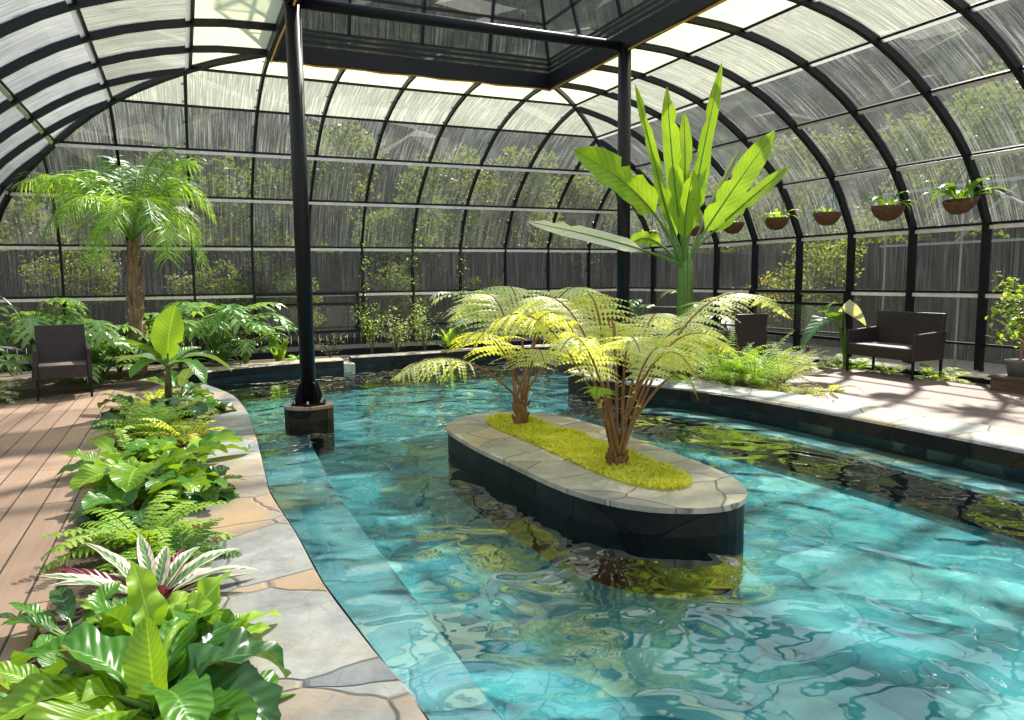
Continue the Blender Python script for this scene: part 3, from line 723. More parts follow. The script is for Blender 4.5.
def pinnate(mb, pts, W, start=.2, pairs=18, pinn=7, droop=.35, mi=0, tipw=.12, pw=.30, flat=False, sweep=.35, wavy=False, shape=None):
    """twice-divided frond blade: pinnae on both sides of the rachis, each with paired pinnules"""
    n = len(pts)-1
    def at(t):
        x = t*n; i = min(int(x), n-1); f = x-i; return pts[i].lerp(pts[i+1], f), (pts[min(i+1, n)]-pts[i]).normalized()
    for k in range(pairs):
        t = start+(1-start)*(k+.5)/pairs; q = (k+.5)/pairs
        p, tg = at(t); s = tg.cross(Vector((0, 0, 1)))
        if s.length < .1: s = tg.cross(Vector((.8, .6, 0)))
        s.normalize(); up = s.cross(tg).normalized()
        L = W/2*((shape(q)) if shape else ((min(1, (q+.25)/.5))**.8*(1-q**2.2)*1.0+tipw*(1-q)))
        L = max(L, .02)
        for sd in (-1, 1):
            d = (s*sd+tg*(sweep+R.uniform(-.16, .16))).normalized(); d = (d+up*R.uniform(-.22, .22)).normalized(); L *= R.uniform(.86, 1.1)
            npn = max(3, int(pinn*(.5+.5*L/(W/2)))) if pinn > 1 else 1
            step = L/npn; spc = W*(1-start)*0+ (pts[-1]-pts[0]).length*(1-start)/pairs
            pwid = spc*pw*2.2
            c = p.copy(); dd = d.copy(); a = 0
            if pinn <= 1:
                # simple wavy pinna
                q1 = p+d*L*.5+up*(-droop*.08*L); q2 = p+d*L-Vector((0, 0, 1))*(droop*L*.6)
                sw = tg*spc*pw
                mb.add([p-sw*.8, p+sw*.8, q1+sw, q1-sw, q2+sw*.15, q2-sw*.15], [(0, 1, 2, 3), (3, 2, 4, 5)], [(0.5, 0), (.6, 0), (1, .5), (0, .5), (.5, 1), (.5, 1)], mi); continue
            for j in range(npn):
                r = (j+.5)/npn
                dd = (dd-Vector((0, 0, 1))*(droop*1.6/npn)).normalized()
                c2 = c+dd*step
                wd = pwid*(1-r**1.6)*.5+.004
                # pinnule pair as two slanted lobes
                a1 = (tg*.9+dd*.45).normalized(); a2 = (-tg*.9+dd*.45).normalized()
                e = Vector((0, 0, -1))*wd*.25
                mb.add([c, c+a1*wd+e, c2.lerp(c+a1*wd, .62)+e*.5, c2, c2.lerp(c+a2*wd, .62)+e*.5, c+a2*wd+e],
                       [(0, 3, 2, 1), (0, 5, 4, 3)], [(.5, r), (1, r), (.9, r), (.5, r), (.1, r), (0, r)], mi)
                c = c2
def lobed(mb, P, az, el, L, W, droop=.6, lobes=6, mi=0, lob_w=.14):
    """deeply split philodendron blade"""
    pts = curve(P, az, el, L, droop, 8)
    blade(mb, pts, W*.34, 'lance', .15, 0, 0, 3, mi)
    n = 8
    for k in range(lobes):
        t = .04+.86*k/(lobes-1); x = t*n; i = min(int(x), n-1); p = pts[i].lerp(pts[i+1], x-i); tg = (pts[i+1]-pts[i]).normalized()
        s = tg.cross(Vector((0, 0, 1))).normalized()
        for sd in (-1, 1):
            LL = W*.55*(math.sin(PI*(.22+.62*t))**.8)
            d = (s*sd*math.cos(.15+t*.75)+tg*math.sin(-.35+t*1.35)).normalized()
            q = [p, p+d*LL*.5+Vector((0, 0, .02)), p+(d*.93+tg*.15).normalized()*LL-Vector((0, 0, LL*.22))]
            blade(mb, bez(*q, 4), L*lob_w, 'lance', .12, 0, 0, 3, mi, sidedir=tg.copy())
def uvstalk(mb, pts, r0, r1, mi=1, n=6):
    m = len(pts)-1; mb.tube(pts, [r0+(r1-r0)*i/m for i in range(m+1)], n, mi, cap=False)
def plant(name, loc, label, cat, group=None):
    t = empty(name, loc); tag(t, label, cat, group); return t
def rel(o, p): return Vector(p)-Vector(o.location)

# ------------------------------------------------------------------ tree ferns on the island
def frond_between(root, P, C, Q, W, mat, start=.30, pairs=22, r0=.013, name='frond', droop=.45, pinn=10):
    o = Vector(root.location); pts = [p-o for p in bez(P, C, Q, 18)]
    mb = MB(); uvstalk(mb, pts, r0, .003, 1); pinnate(mb, pts, W*1.3, start, int(pairs*1.1), pinn, droop, 0, pw=.80)
    return mb.build(name, [mat, M['fern_stalk']], root)
def fiddle(root, P, H, az, n=7):
    o = Vector(root.location); mb = MB()
    pts = [Vector(P)-o+Vector((math.cos(az)*.10*(i/10)**2, math.sin(az)*.10*(i/10)**2, H*i/10)) for i in range(11)]
    uvstalk(mb, pts, .012, .004, 1)
    for k in range(n):
        p = pts[4+int(k*6/n)]; a = az+(PI/2+.4*R.random())*(1 if k % 2 else -1)
        L = .22*(1-.6*k/n)
        cp = curve(p, a, .9, L, 2.6, 9); uvstalk(mb, cp, .005, .0015, 1, 4); pinnate(mb, cp, .06, .15, 10, 1, .2, 0, pw=.6)
    # coiled tip
    c = pts[-1]; cp = [c+Vector((math.cos(az), math.sin(az), 0))*(.05*(1-math.cos(a))*(1-a/9))+Vector((0, 0, 1))*(.05*math.sin(a)*(1-a/9)) for a in [i*.5 for i in range(15)]]
    uvstalk(mb, cp, .009, .002, 1, 5)
    mb.build('fiddlehead', [M['fern_y'], M['fern_stalk']], root)
def caudex(root, base, h, r):
    o = Vector(root.location); mb = MB(); b = Vector(base)-o
    mb.tube([b, b+Vector((.01, 0, h*.4)), b+Vector((0, .01, h))], [r*1.25, r, r*.8], 12)
    for i in range(26):
        a = R.uniform(0, 6.28); z = R.uniform(0, h); rr = r*R.uniform(.9, 1.1)
        p = b+Vector((rr*math.cos(a), rr*math.sin(a), z)); q = p+Vector((.03*math.cos(a), .03*math.sin(a), R.uniform(.03, .08)))
        mb.tube([p, q], [.014, .006], 5)
    mb.build('trunk', M['fern_stalk'], root)
B1 = G(617, 466, .14); f1 = plant('tree_fern', B1, 'large yellow green tree fern on the near end of the stone island', 'tree fern')
caudex(f1, B1, .07, .055)
def px_frond(root, B, tip, ctl, W, mat, **k):
    P = B+Vector((R.uniform(-.05, .05), R.uniform(-.05, .05), .10)); frond_between(root, P, D(*ctl), D(*tip), W, mat, **k)
y0 = B1.y
for tip, ctl, W, mt, kw in [
    ((470, 352, y0+.45), (535, 240, y0+.3), .62, 'fern_y', dict(pairs=26, start=.33)),
    ((510, 322, y0+1.1), (575, 235, y0+.6), .60, 'fern', dict(pairs=24)),
    ((575, 318, y0+1.4), (600, 235, y0+.9), .60, 'fern_y', dict(pairs=24)),
    ((790, 318, y0+1.2), (700, 232, y0+.9), .50, 'fern', dict(pairs=28, start=.35)),
    ((742, 362, y0+.3), (668, 275, y0+.3), .56, 'fern_y', dict(pairs=24, start=.38)),
    ((728, 340, y0+1.0), (655, 285, y0+.8), .55, 'fern', dict(pairs=24)),
    ((698, 400, y0-.1), (682, 330, y0+0), .22, 'fern_g', dict(pairs=16, start=.45)),
    ((560, 352, y0-.35), (585, 295, y0-.15), .50, 'fern', dict(pairs=22)),
    ((640, 352, y0-.5), (622, 295, y0-.3), .50, 'fern', dict(pairs=22, start=.5)),
    ((670, 335, y0+1.6), (650, 262, y0+1.2), .60, 'fern', dict(pairs=24)),
    ((694, 374, y0-.45), (660, 305, y0-.2), .42, 'fern_y', dict(pairs=20, start=.48)),
    ((712, 350, y0+.6), (660, 300, y0+.5), .6, 'fern_y', dict(pairs=24)),
    ((680, 366, y0+.1), (650, 300, y0+.1), .5, 'fern', dict(pairs=22)),
    ((612, 345, y0+.8), (615, 270, y0+.5), .6, 'fern_y', dict(pairs=24)),
    ((590, 360, y0+.1), (600, 290, y0+.1), .55, 'fern', dict(pairs=22)),
    ((596, 398, y0-.2), (600, 360, y0-.1), .22, 'fern_g', dict(pairs=12, start=.5)),
    ((530, 332, y0+.1), (570, 260, y0+.1), .58, 'fern_y', dict(pairs=24))]:
    px_frond(f1, B1, tip, ctl, W, M[mt], **kw)
fiddle(f1, B1+Vector((0, 0, .1)), .92, 1.4)
B2 = G(521, 424, .14); f2 = plant('tree_fern', B2, 'tree fern with a short reddish trunk on the far end of the stone island', 'tree fern')
caudex(f2, B2, .20, .06); y0 = B2.y
for tip, ctl, W, mt, kw in [
    ((390, 380, y0-.1), (455, 325, y0), .62, 'fern', dict(pairs=20, start=.42, droop=.8)),
    ((448, 322, y0+1.2), (500, 262, y0+.8), .75, 'fern', dict(pairs=22)),
    ((500, 298, y0+1.6), (520, 250, y0+1.1), .8, 'fern', dict(pairs=22)),
    ((592, 300, y0+1.2), (560, 250, y0+.8), .8, 'fern', dict(pairs=22)),
    ((636, 342, y0+.3), (580, 300, y0+.3), .7, 'fern_y', dict(pairs=22)),
    ((545, 365, y0-.6), (535, 320, y0-.3), .55, 'fern', dict(pairs=20)),
    ((463, 345, y0-.5), (490, 300, y0-.3), .65, 'fern_y', dict(pairs=20)),
    ((560, 312, y0+.6), (545, 270, y0+.5), .7, 'fern_y', dict(pairs=22)),
    ((470, 302, y0+1.0), (510, 265, y0+.6), .75, 'fern', dict(pairs=22))]:
    px_frond(f2, B2+Vector((0, 0, .08)), tip, ctl, W, M[mt], r0=.014, **kw)

# ------------------------------------------------------------------ big banana plant
YBN = 8.4; Bb = D(684, 352, YBN); Bb.z = .08
bn = plant('banana_plant', Bb, 'tall banana plant with upright lime leaves beyond the tree ferns', 'banana plant')
topb = D(683, 262, YBN)
mb = MB(); pts = [Bb, Bb.lerp(topb, .4), Bb.lerp(topb, .8), topb+Vector((0, 0, .12))]
mb.tube([p-Bb for p in pts], [.10, .09, .085, .06], 14); 
for k in range(8):
    a = k*.8; mb.tube([Vector((.055*math.cos(a), .055*math.sin(a), .1*k+.1)), Vector((.07*math.cos(a), .07*math.sin(a), topb.z-.1-Bb.z)), Vector((.05*math.cos(a), .06*math.sin(a), topb.z-Bb.z+.15))], [.05, .04, .02], 6)
mb.build('trunk', M['green_stalk'], bn, True)
def bleaf(root, B, tip, ctl, start, W, mat, dy=0., roll=0., fold=.45, tears=3, prof='banana', r0=.028, origin=None, sd=None):
    P = (origin or topb)+Vector((R.uniform(-.04, .04), R.uniform(-.04, .04), -.05))
    pts = bez(P, D(ctl[0], ctl[1], YBN+dy*.6), D(tip[0], tip[1], YBN+dy), 26); pts = [p-Vector(root.location) for p in pts]
    i0 = int(start*26); mb = MB()
    uvstalk(mb, pts[:i0+2], r0, r0*.5, 1, 8); uvstalk(mb, pts[i0+1:], r0*.5, .003, 1, 5)
    blade(mb, pts[i0:], W, prof, fold, roll, .14, 4, 0, tears, sidedir=sd)
    mb.build('leaf', [mat, M['green_stalk']], root, True)
RTv = RT.copy()
UPv = UP.copy()
bl = [((573, 150), (655, 190), .40, .42, 'lime', -.5, .35, UPv+RTv*.4), ((635, 84), (668, 215), .48, .16, 'lime', .4, .6, RTv),
      ((667, 86), (672, 180), .22, .24, 'lime', -.2, .3, RTv), ((684, 112), (687, 190), .35, .20, 'lime', .4, .4, RTv),
      ((722, 62), (692, 200), .30, .20, 'lime', -.2, .5, RTv), ((708, 128), (694, 210), .3, .24, 'lime', .3, .4, RTv),
      ((775, 130), (706, 226), .36, .34, 'lime', -.4, .3, RTv-UPv*.8), ((790, 166), (712, 228), .40, .20, 'lime', -.2, .3, RTv-UPv),
      ((741, 148), (704, 215), .40, .14, 'grey', .4, .8, RTv), ((630, 245), (650, 225), .35, .2, 'lime', .5, .4, UPv),
      ((525, 221), (640, 244), .40, .17, 'white', -.6, .15, UPv+RTv*.2), ((694, 170), (682, 215), .3, .22, 'lime', -.5, .4, RTv), ((655, 180), (668, 210), .3, .2, 'lime', .4, .4, RTv)]
for tip, ctl, st, W, mt, dy, fo, sd in bl: bleaf(bn, Bb, tip, ctl, st, W, M[mt], dy, 0, fo, 4, sd=sd)

# ------------------------------------------------------------------ palm on the left
Yp = 13.3; Pb = D(137, 350, Yp); Pb.z = 0.0; Pt = D(133, 243, Yp)
pl = plant('palm_tree', Pb, 'feathery palm with shaggy brown trunk by the back glass wall', 'palm')
mb = MB(); n = 14; pts = [Pb.lerp(Pt, i/n)+Vector((.02*math.sin(i), 0, 0))-Pb for i in range(n+1)]
mb.tube(pts, [.115-.035*(i/n)+.010*(i % 2) for i in range(n+1)], 12)
for i in range(60):
    a = R.uniform(0, 6.28); k = R.uniform(.15, .98); p = Pb.lerp(Pt, k)-Pb; r = .105-.035*k
    q = p+Vector((r*math.cos(a), r*math.sin(a), 0)); mb.bar(q, q+Vector((.05*math.cos(a), .05*math.sin(a), .16)), .05, .012, up=(math.cos(a), math.sin(a), 0))
mb.build('trunk', M['palm_bark'], pl)
def palm_frond(root, P, az, el, L, droop, mat, nl=46, ll=.55, pts=None):
    mb = MB(); pts = pts or curve(P, az, el, L, droop, 16); uvstalk(mb, pts, .022, .004, 1, 5); n = 16
    for k in range(nl):
        t = .22+.78*(k+.5)/nl; x = t*n; i = min(int(x), n-1); p = pts[i].lerp(pts[i+1], x-i); tg = (pts[i+1]-pts[i]).normalized()
        s = tg.cross(Vector((0, 0, 1)));
        if s.length < .1: s = Vector((1, 0, 0))
        s.normalize(); up = s.cross(tg)
        LL = ll*1.15*(math.sin(PI*(.15+.8*(1-(1-t)/.78*1.0 if t > .22 else 0)))*.6+.45)*R.uniform(.8, 1.1)
        for sd in (-1, 1):
            d = (s*sd*R.uniform(.7, 1.1)+tg*R.uniform(.4, .9)+up*R.uniform(-.1, .55)).normalized()
            a = p; V = []; w = .0095; dz_ = R.uniform(.15, .55)
            for j in range(5):
                ww = w*(1-(j/4)**2)+.0015; V += [a-tg*ww, a+tg*ww]; d = (d-Vector((0, 0, dz_))).normalized(); a = a+d*LL/4
            mb.add(V, [(2*j, 2*j+1, 2*j+3, 2*j+2) for j in range(4)], [(.3 if j % 2 else .7, j/10) for j in range(10)], 0)
    return mb.build('frond', [mat, M['green_stalk']], root)
top = Pt-Pb
for (tx, ty), (cx, cy2), dy in [((28, 208), (72, 128), .2), ((42, 238), (78, 150), -.3), ((78, 178), (112, 150), .5), ((22, 182), (84, 158), .6), ((112, 158), (128, 180), .6), ((162, 150), (140, 165), .3),
                  ((194, 162), (158, 148), .3), ((213, 215), (176, 140), 0), ((203, 264), (180, 175), -.4), ((168, 258), (165, 190), -.9), ((92, 262), (100, 190), -.8), ((152, 222), (143, 165), -1.3), ((108, 225), (116, 165), -1.3),
                  ((186, 190), (160, 150), 1.0), ((60, 196), (100, 140), 1.0), ((140, 170), (136, 160), 1.0), ((60, 222), (90, 160), -.9), ((196, 235), (165, 165), .8)]:
    palm_frond(pl, top, 0, 0, 0, 0, M[R.choice(('palm', 'palm', 'palm_d'))], 56, .46, pts=[p-Pb for p in bez(Pt, D(cx, cy2, Yp+dy*.5), D(tx, ty, Yp+dy), 16)])
# ------------------------------------------------------------------ wicker seats
def wicker_seat(name, loc, rz, W, label, cat, group=None):
    """front faces local -Y"""
    t = empty(name, loc, rz); tag(t, label, cat, group); D_ = .56; w = W/2
    def bevbox(a, b, nm, mat, lean=0):
        m = MB(); (x0, y0_, z0), (x1, y1, z1) = a, b
        m.hexa([(x0, y0_, z0), (x1, y0_, z0), (x1, y1, z0), (x0, y1, z0), (x0, y0_+lean, z1), (x1, y0_+lean, z1), (x1, y1+lean, z1), (x0, y1+lean, z1)])
        o = m.build(nm, mat, t); bv = o.modifiers.new('b', 'BEVEL'); bv.width = .012; bv.segments = 2; return o
    so_ = bevbox((-w+.045, -D_/2, .25), (w-.045, D_/2-.06, .40), 'seat', M['wicker'])
    bevbox((-w+.05, -D_/2+.01, .40), (w-.05, D_/2-.07, .415), 'lit_seat_top', M['lit_seat_top']).parent = so_  # thin added sheet, paints the seat weave as lit from above
    bevbox((-w+.03, D_/2-.08, .26), (w-.03, D_/2-.03, .87), 'backrest', M['wicker'], .07)
    for s in (-1, 1):
        m = MB(); x0, x1 = (s*w, s*(w-.045)); x0, x1 = min(x0, x1), max(x0, x1)
        m.hexa([(x0, -D_/2, .25), (x1, -D_/2, .25), (x1, D_/2-.02, .25), (x0, D_/2-.02, .25), (x0, -D_/2, .60), (x1, -D_/2, .60), (x1, D_/2+.01, .64), (x0, D_/2+.01, .64)])
        o = m.build('armrest', M['wicker'], t); bv = o.modifiers.new('b', 'BEVEL'); bv.width = .012; bv.segments = 2
        for y in (-D_/2+.025, D_/2-.045):
            m = MB(); m.bar((s*(w-.022), y, 0), (s*(w-.022), y, .27), .028, .028, up=(0, 1, 0)); m.build('leg', M['steel'], t)
    return t
c0 = (G(36, 401, 0)+G(88, 397, 0))/2
wicker_seat('wicker_armchair', (c0.x+.0, c0.y+.25, 0), math.radians(8), .60, 'dark wicker armchair alone on the left timber deck', 'armchair').scale = (1.08, 1.08, 1.08)
a_, b_ = G(913, 381, .11), G(846, 371, .11)
mid = (a_+b_)/2; ang = math.atan2(b_.x-a_.x, b_.y-a_.y)
wicker_seat('wicker_loveseat', (mid.x+.28, mid.y, .11), math.radians(-90)+(-ang)*1.0, 1.17, 'two seater dark wicker loveseat on the pinkish right deck', 'loveseat')
cA = G(662, 346, .10); wicker_seat('wicker_armchair', (7.95, 11.25, .08), math.radians(-50), .58, 'dark wicker armchair half hidden behind the banana plant trunk', 'armchair')
cB = G(738, 374, .11); wicker_seat('wicker_armchair', (cB.x+.15, cB.y+.2, .10), math.radians(178), .60, 'dark wicker armchair turned away behind the green ferns', 'armchair')

# ------------------------------------------------------------------ hanging baskets
def frond_simple(mb, P, az, el, L, droop, W, mi=0, pairs=14, stalk=.005, pw=.42):
    pts = curve(P, az, el, L, droop, 10); uvstalk(mb, pts, stalk, .0015, 1, 4); pinnate(mb, pts, W, .12, pairs, 1, .35, mi, pw=pw)
def basket(Y, kind, label, scale=1.0):
    hook = T(XR-.30, Y, 2.68); p = T(10.2, Y, 2.52); hook = Vector((p.x+.12, p.y, hook.z+.28))
    t = plant('hanging_basket', (p.x, p.y, p.z), label, 'hanging basket', 'hanging baskets along the right wall'); s = scale*.21
    m = MB(); n = 14; V = []; U = []
    prof = [(0, -.95), (.45, -.86), (.75, -.58), (.93, -.25), (1.0, 0), (.94, .0), (.86, -.1)]
    for i, (r, z) in enumerate(prof):
        for k in range(n): a = 2*PI*k/n; V.append((r*s*math.cos(a), r*s*math.sin(a), z*s)); U.append((k/n, i/6))
    m.add(V, [(i*n+k, i*n+(k+1) % n, (i+1)*n+(k+1) % n, (i+1)*n+k) for i in range(len(prof)-1) for k in range(n)], U)
    if kind == 4: m.v = [(x, y, z+x*.25) for x, y, z in m.v]
    m.build('bowl', M['coir'], t, True)
    m = MB(); m.prism([(s*.9*math.cos(k*PI/7), s*.9*math.sin(k*PI/7)) for k in range(14)], -s*.2, -s*.08); m.build('potting_soil', M['soil'], t)
    m = MB()
    for k in range(3):
        a = k*2.094+.4; m.tube([Vector((s*.97*math.cos(a), s*.97*math.sin(a), 0)), hook-p], .0035, 4)
    m.build('chain', M['steel'], t)
    m = MB(); nf = {0: 6, 1: 5, 2: 12, 3: 14, 4: 20}[kind]
    for k in range(nf):
        a = k*2.4+Y; L = {0: .18, 1: .22, 2: .36, 3: .46, 4: .58}[kind]*R.uniform(.7, 1.2)
        q = Vector((.06*math.cos(a), .06*math.sin(a), -.02))
        pts = curve(q, a, R.uniform(.6, 1.35), L, R.uniform(1.4, 2.6), 7); blade(m, pts, .05 if kind < 4 else .075, 'lance', .3, 0, .3, 3, 0)
    m.build('foliage', [M['mid'] if kind in (3, 4) else M['fern_g'], M['green_stalk']], t, True)
basket(7.2, 4, 'tilted hanging basket with drooping dark fern, above the loveseat right end', 1.0)
basket(8.4, 3, 'hanging basket with leafy staghorn fern above the loveseat left end', 1.05)
basket(9.6, 1, 'almost bare coir hanging basket with one sprig', 1.0)
basket(10.8, 2, 'hanging basket with spiky green fern right of the banana leaves', 1.0)
basket(12.0, 0, 'small coir hanging basket just beside the lowest right banana leaf', 1.0)
basket(13.2, 0, 'coir hanging basket half hidden by the banana plant stalks', .9)
basket(15.0, 0, 'farthest coir hanging basket, seen beside the right steel post', .9)

# ------------------------------------------------------------------ potted ficus on planter box at the right
pc = G(1012, 386, .11)
t = plant('planter_box', (9.12, 5.25, .11), 'low brown timber box under the potted ficus at the right wall', 'planter box')
m = MB(); m.box((-.34, -.5, 0), (.45, .45, .155)); o = m.build('box_body', M['planter'], t)
m = MB(); m.box((-.36, -.52, .155), (.47, .47, .18)); m.build('box_lid', M['planter'], t)
t = plant('potted_ficus', (9.0, 5.50, .29), 'small ficus tree in a grey pot with light green leaves', 'potted tree')
m = MB(); m.tube([(0, 0, 0), (0, 0, .17), (0, 0, .19)], [.12, .16, .17], 16); m.build('pot', M['terracotta'], t, True)
m = MB(); m.tube([(0, 0, .15), (.03, .02, .45), (-.01, .0, .8), (.02, .02, 1.05)], [.02, .018, .014, .006], 7)
br = []
for k in range(16):
    z = .35+k*.045; a = k*2.4; q = Vector((.25*math.cos(a), .25*math.sin(a), z+.12)); m.tube([(0, 0, z), q*.6+Vector((0, 0, z*.4+.03)), q], [.007, .005, .002], 4); br.append((Vector((0, 0, z)), q))
m.build('trunk', M['palm_bark'], t)
m = MB()
for k in range(420):
    a, b = br[R.randrange(16)]; p = a.lerp(b, R.uniform(.35, 1.2))+Vector((R.uniform(-.08, .08), R.uniform(-.08, .08), R.uniform(-.1, .12)))
    blade(m, curve(p, R.uniform(0, 6.28), R.uniform(-.9, .5), R.uniform(.06, .10), .5, 3), .045, 'oval', .2, 0)
m.build('foliage', [M['ficus']], t)

# ------------------------------------------------------------------ general plants
def fern_clump(loc, nf, L, label, mat='fern_g', W=.2, el=(.5, 1.3), group=None, cat='fern', name='fern', pairs=16, droop=(1.0, 1.8), bip=False, sc=1.0):
    t = plant(name, loc, label, cat, group)
    for k in range(nf):
        m = MB(); a = k*2.399+R.uniform(-.3, .3); l = L*R.uniform(.7, 1.1)
        pts = curve(Vector((.03*math.cos(a), .03*math.sin(a), 0)), a, R.uniform(*el), l, R.uniform(*droop), 11)
        uvstalk(m, pts, .006, .0015, 1, 4)
        if bip: pinnate(m, pts, W, .15, pairs, 5, .4, 0)
        else: pinnate(m, pts, W, .12, pairs, 1, .35, 0, pw=.44, shape=lambda q: math.sin(PI*(.12+.83*q))**.7)
        m.build('frond', [M[mat], M['green_stalk']], t)
    return t
def broad(loc, nl, L, W, label, mat, prof='oval', el=(.3, 1.3), droop=(.6, 1.6), stalk=.35, name='broadleaf_plant', cat='plant', fold=.3, ripple=.15, mats2=None, r0=.012, hs=0.0, tears=1, group=None, az0=0.0, stm=None):
    t = plant(name, loc, label, cat, group)
    for k in range(nl):
        m = MB(); a = az0+k*2.399+R.uniform(-.25, .25); l = L*R.uniform(.7, 1.12)
        pts = curve(Vector((.02*math.cos(a), .02*math.sin(a), hs*(k/nl))), a, R.uniform(*el), l*(1+stalk), R.uniform(*droop), 18)
        i0 = int(18*stalk/(1+stalk)); uvstalk(m, pts[:i0+2], r0, r0*.6, 1, 6)
        mm = M[(mats2 or [mat])[k % len(mats2 or [mat])]]
        blade(m, pts[i0:], W*R.uniform(.8, 1.1), prof, fold, R.uniform(-.25, .25), ripple, 3, 0, tears)
        m.build('leaf', [mm, stm or M['green_stalk']], t, True)
    return t
def philodendron(loc, nl, H, L, label, sp=.35, name='split_leaf_philodendron', cat='philodendron', mat='philo', mats2=None, trunk=0.0, group=None):
    t = plant(name, loc, label, cat, group)
    for k in range(nl):
        a = k*2.399+R.uniform(-.3, .3); m = MB(); h = H*1.2*R.uniform(.55, 1.05); r = sp*R.uniform(.4, 1.1)
        q = Vector((r*math.cos(a), r*math.sin(a), h)); b = Vector((0, 0, trunk))
        sp_ = bez(b, Vector((q.x*.4, q.y*.4, h*1.05+.05)), q, 6); uvstalk(m, sp_, .012, .007, 1, 5)
        lobed(m, q, a, R.uniform(-.1, .5), L*R.uniform(.75, 1.15), L*R.uniform(.85, 1.05), R.uniform(.7, 1.3), 6, 0)
        m.build('leaf', [M[(mats2 or [mat])[k % len(mats2 or [mat])]], M['green_stalk']], t)
    if trunk > 0:
        m = MB(); m.tube([(0, 0, 0), (.03, 0, trunk*.6), (0, 0, trunk)], [.045, .04, .035], 8); m.build('trunk', M['purple_stalk'], t)
    return t

# --- border along the left coping, from the camera outwards
# a: big near banana
La = (-.16, 2.62, -.02)
t = broad(La, 19, .46, .22, 'nearest border plant, broad glossy banana leaves curling over the paving', 'mid', 'banana', (.15, 1.15), (1.0, 2.2), .25, 'young_banana_plant', 'banana plant', .4, .2, ['mid', 'mid', 'lime', 'deep', 'mid'], .016, .12, 4, az0=.3)
m = MB()      # arching furled leaf
ap = curve((0.0, 0, .1), 1.2, 1.35, .62, 3.6, 16); uvstalk(m, ap, .016, .014, 0, 8); m.build('furled_leaf', [M['lime']], t, True)
m = MB(); ap = curve((-.02, -.02, .05), 2.6, .9, .40, .4, 8); uvstalk(m, ap, .02, .012, 0, 8); m.build('cut_stalk', [M['purple_stalk']], t, True)
m = MB(); pts = curve((0, 0, .08), 1.7, 1.5, .33, .6, 10); blade(m, pts, .17, 'oval', .5, 0, .12, 3, 0, 0, sidedir=RTv.copy()); m.build('leaf', [M['lime']], t, True)
# b: bird's nest fern
broad((-.17, 3.18, -.02), 24, .40, .16, "bird's nest fern with wavy lime fronds behind the nearest banana", 'fern_g', 'strap', (.5, 1.35), (.3, 1.3), .04, 'birds_nest_fern', 'fern', .25, .55, ['lime', 'mid', 'fern_g'], .008, .0, 2)
# c: tricolour
broad((-.20, 3.80, -.02), 26, .40, .09, 'tricolour plant with pink edged green and crimson pointed leaves', 'croton', 'lance', (.05, .8), (.2, .9), .15, 'tricolor_prayer_plant', 'plant', .3, .08, ['croton', 'croton', 'crimson'], .006, .0, 0, stm=M['crimson'])
# d: lime fern
fern_clump((-.28, 4.62, -.02), 34, .56, 'bright lime fern with long toothed fronds in mid border', 'fern_g', .15, (.3, 1.2), pairs=15)
fern_clump((-.08, 4.35, -.02), 20, .34, 'low feathery green fern at the mid border edge', 'mid', .12, (.2, 1.0), pairs=15)
# e: broad leaves
broad((-.30, 5.7, -.02), 16, .40, .27, 'young banana with wide light green leaves in the border middle', 'mid', 'banana', (.3, .9), (1.1, 2.1), .3, 'young_banana_plant', 'banana plant', .35, .18, ['lime', 'mid', 'lime'], .014, .18, 3)
broad((-.36, 5.3, -.02), 16, .34, .22, 'dark green broad leaved clump under the middle young banana', 'deep', 'oval', (.3, 1.1), (.8, 1.6), .5, mats2=['deep', 'mid'])
broad((.0, 5.5, -.02), 16, .30, .17, 'dark leafy plant hanging onto the paving edge', 'deep', 'oval', (.3, 1.0), (.8, 1.7), .5, mats2=['deep', 'mid', 'deep'])
broad((-.5, 6.4, -.02), 16, .36, .17, 'lime leafed plant leaning over the left deck edge', 'lime', 'oval', (.4, 1.1), (.6, 1.4), .5, mats2=['lime', 'mid'])
broad((-.1, 6.6, -.02), 16, .40, .2, 'glossy green leafy plant behind the middle young banana', 'mid', 'oval', (.4, 1.1), (.7, 1.4), .5, mats2=['mid', 'lime'])
# f: yellow green fern
fern_clump((-.34, 7.9, -.02), 36, .62, 'yellow green bushy fern in the far border', 'fern_g', .17, (.5, 1.3), pairs=14)
fern_clump((-.05, 7.5, -.02), 30, .50, 'yellow green fern beside the curved paving edge', 'fern_y', .14, (.4, 1.3), pairs=14)
# g: upright young banana
gb = G(168, 392, 0)
t = plant('young_banana_plant', (gb.x+.03, 9.6, -.02), 'young banana with one tall upright lime leaf at the border end', 'banana plant'); o = Vector(t.location)
Yg = 9.6; st = D(168, 362, Yg)
m = MB(); m.tube([Vector((0, 0, 0)), (st-o)*.6, st-o], [.05, .04, .025], 10); m.build('stem', M['purple_stalk'], t, True)
for tip, ctl, W, mt, fo, dy, sd in [((176, 305), (166, 335), .40, 'lime', .25, 0, RTv), ((112, 342), (138, 340), .22, 'mid', .4, -.3, None), ((232, 372), (200, 342), .24, 'blue', .3, .2, None), ((118, 362), (145, 350), .22, 'blue', .3, .4, None),
                           ((202, 348), (180, 350), .18, 'mid', .4, .4, None), ((205, 385), (192, 350), .2, 'mid', .3, -.5, None), ((130, 378), (150, 352), .2, 'mid', .3, -.5, None)]:
    pts = [p-o for p in bez(st-Vector((0, 0, .06)), D(ctl[0], ctl[1], Yg+dy*.5), D(tip[0], tip[1], Yg+dy), 18)]
    m = MB(); uvstalk(m, pts[:5], .02, .01, 1); blade(m, pts[2:], W, 'oval' if mt == 'lime' else 'banana', fo, 0, .06, 3, 0, 1, sidedir=sd); m.build('leaf', [M[mt], M['green_stalk']], t, True)
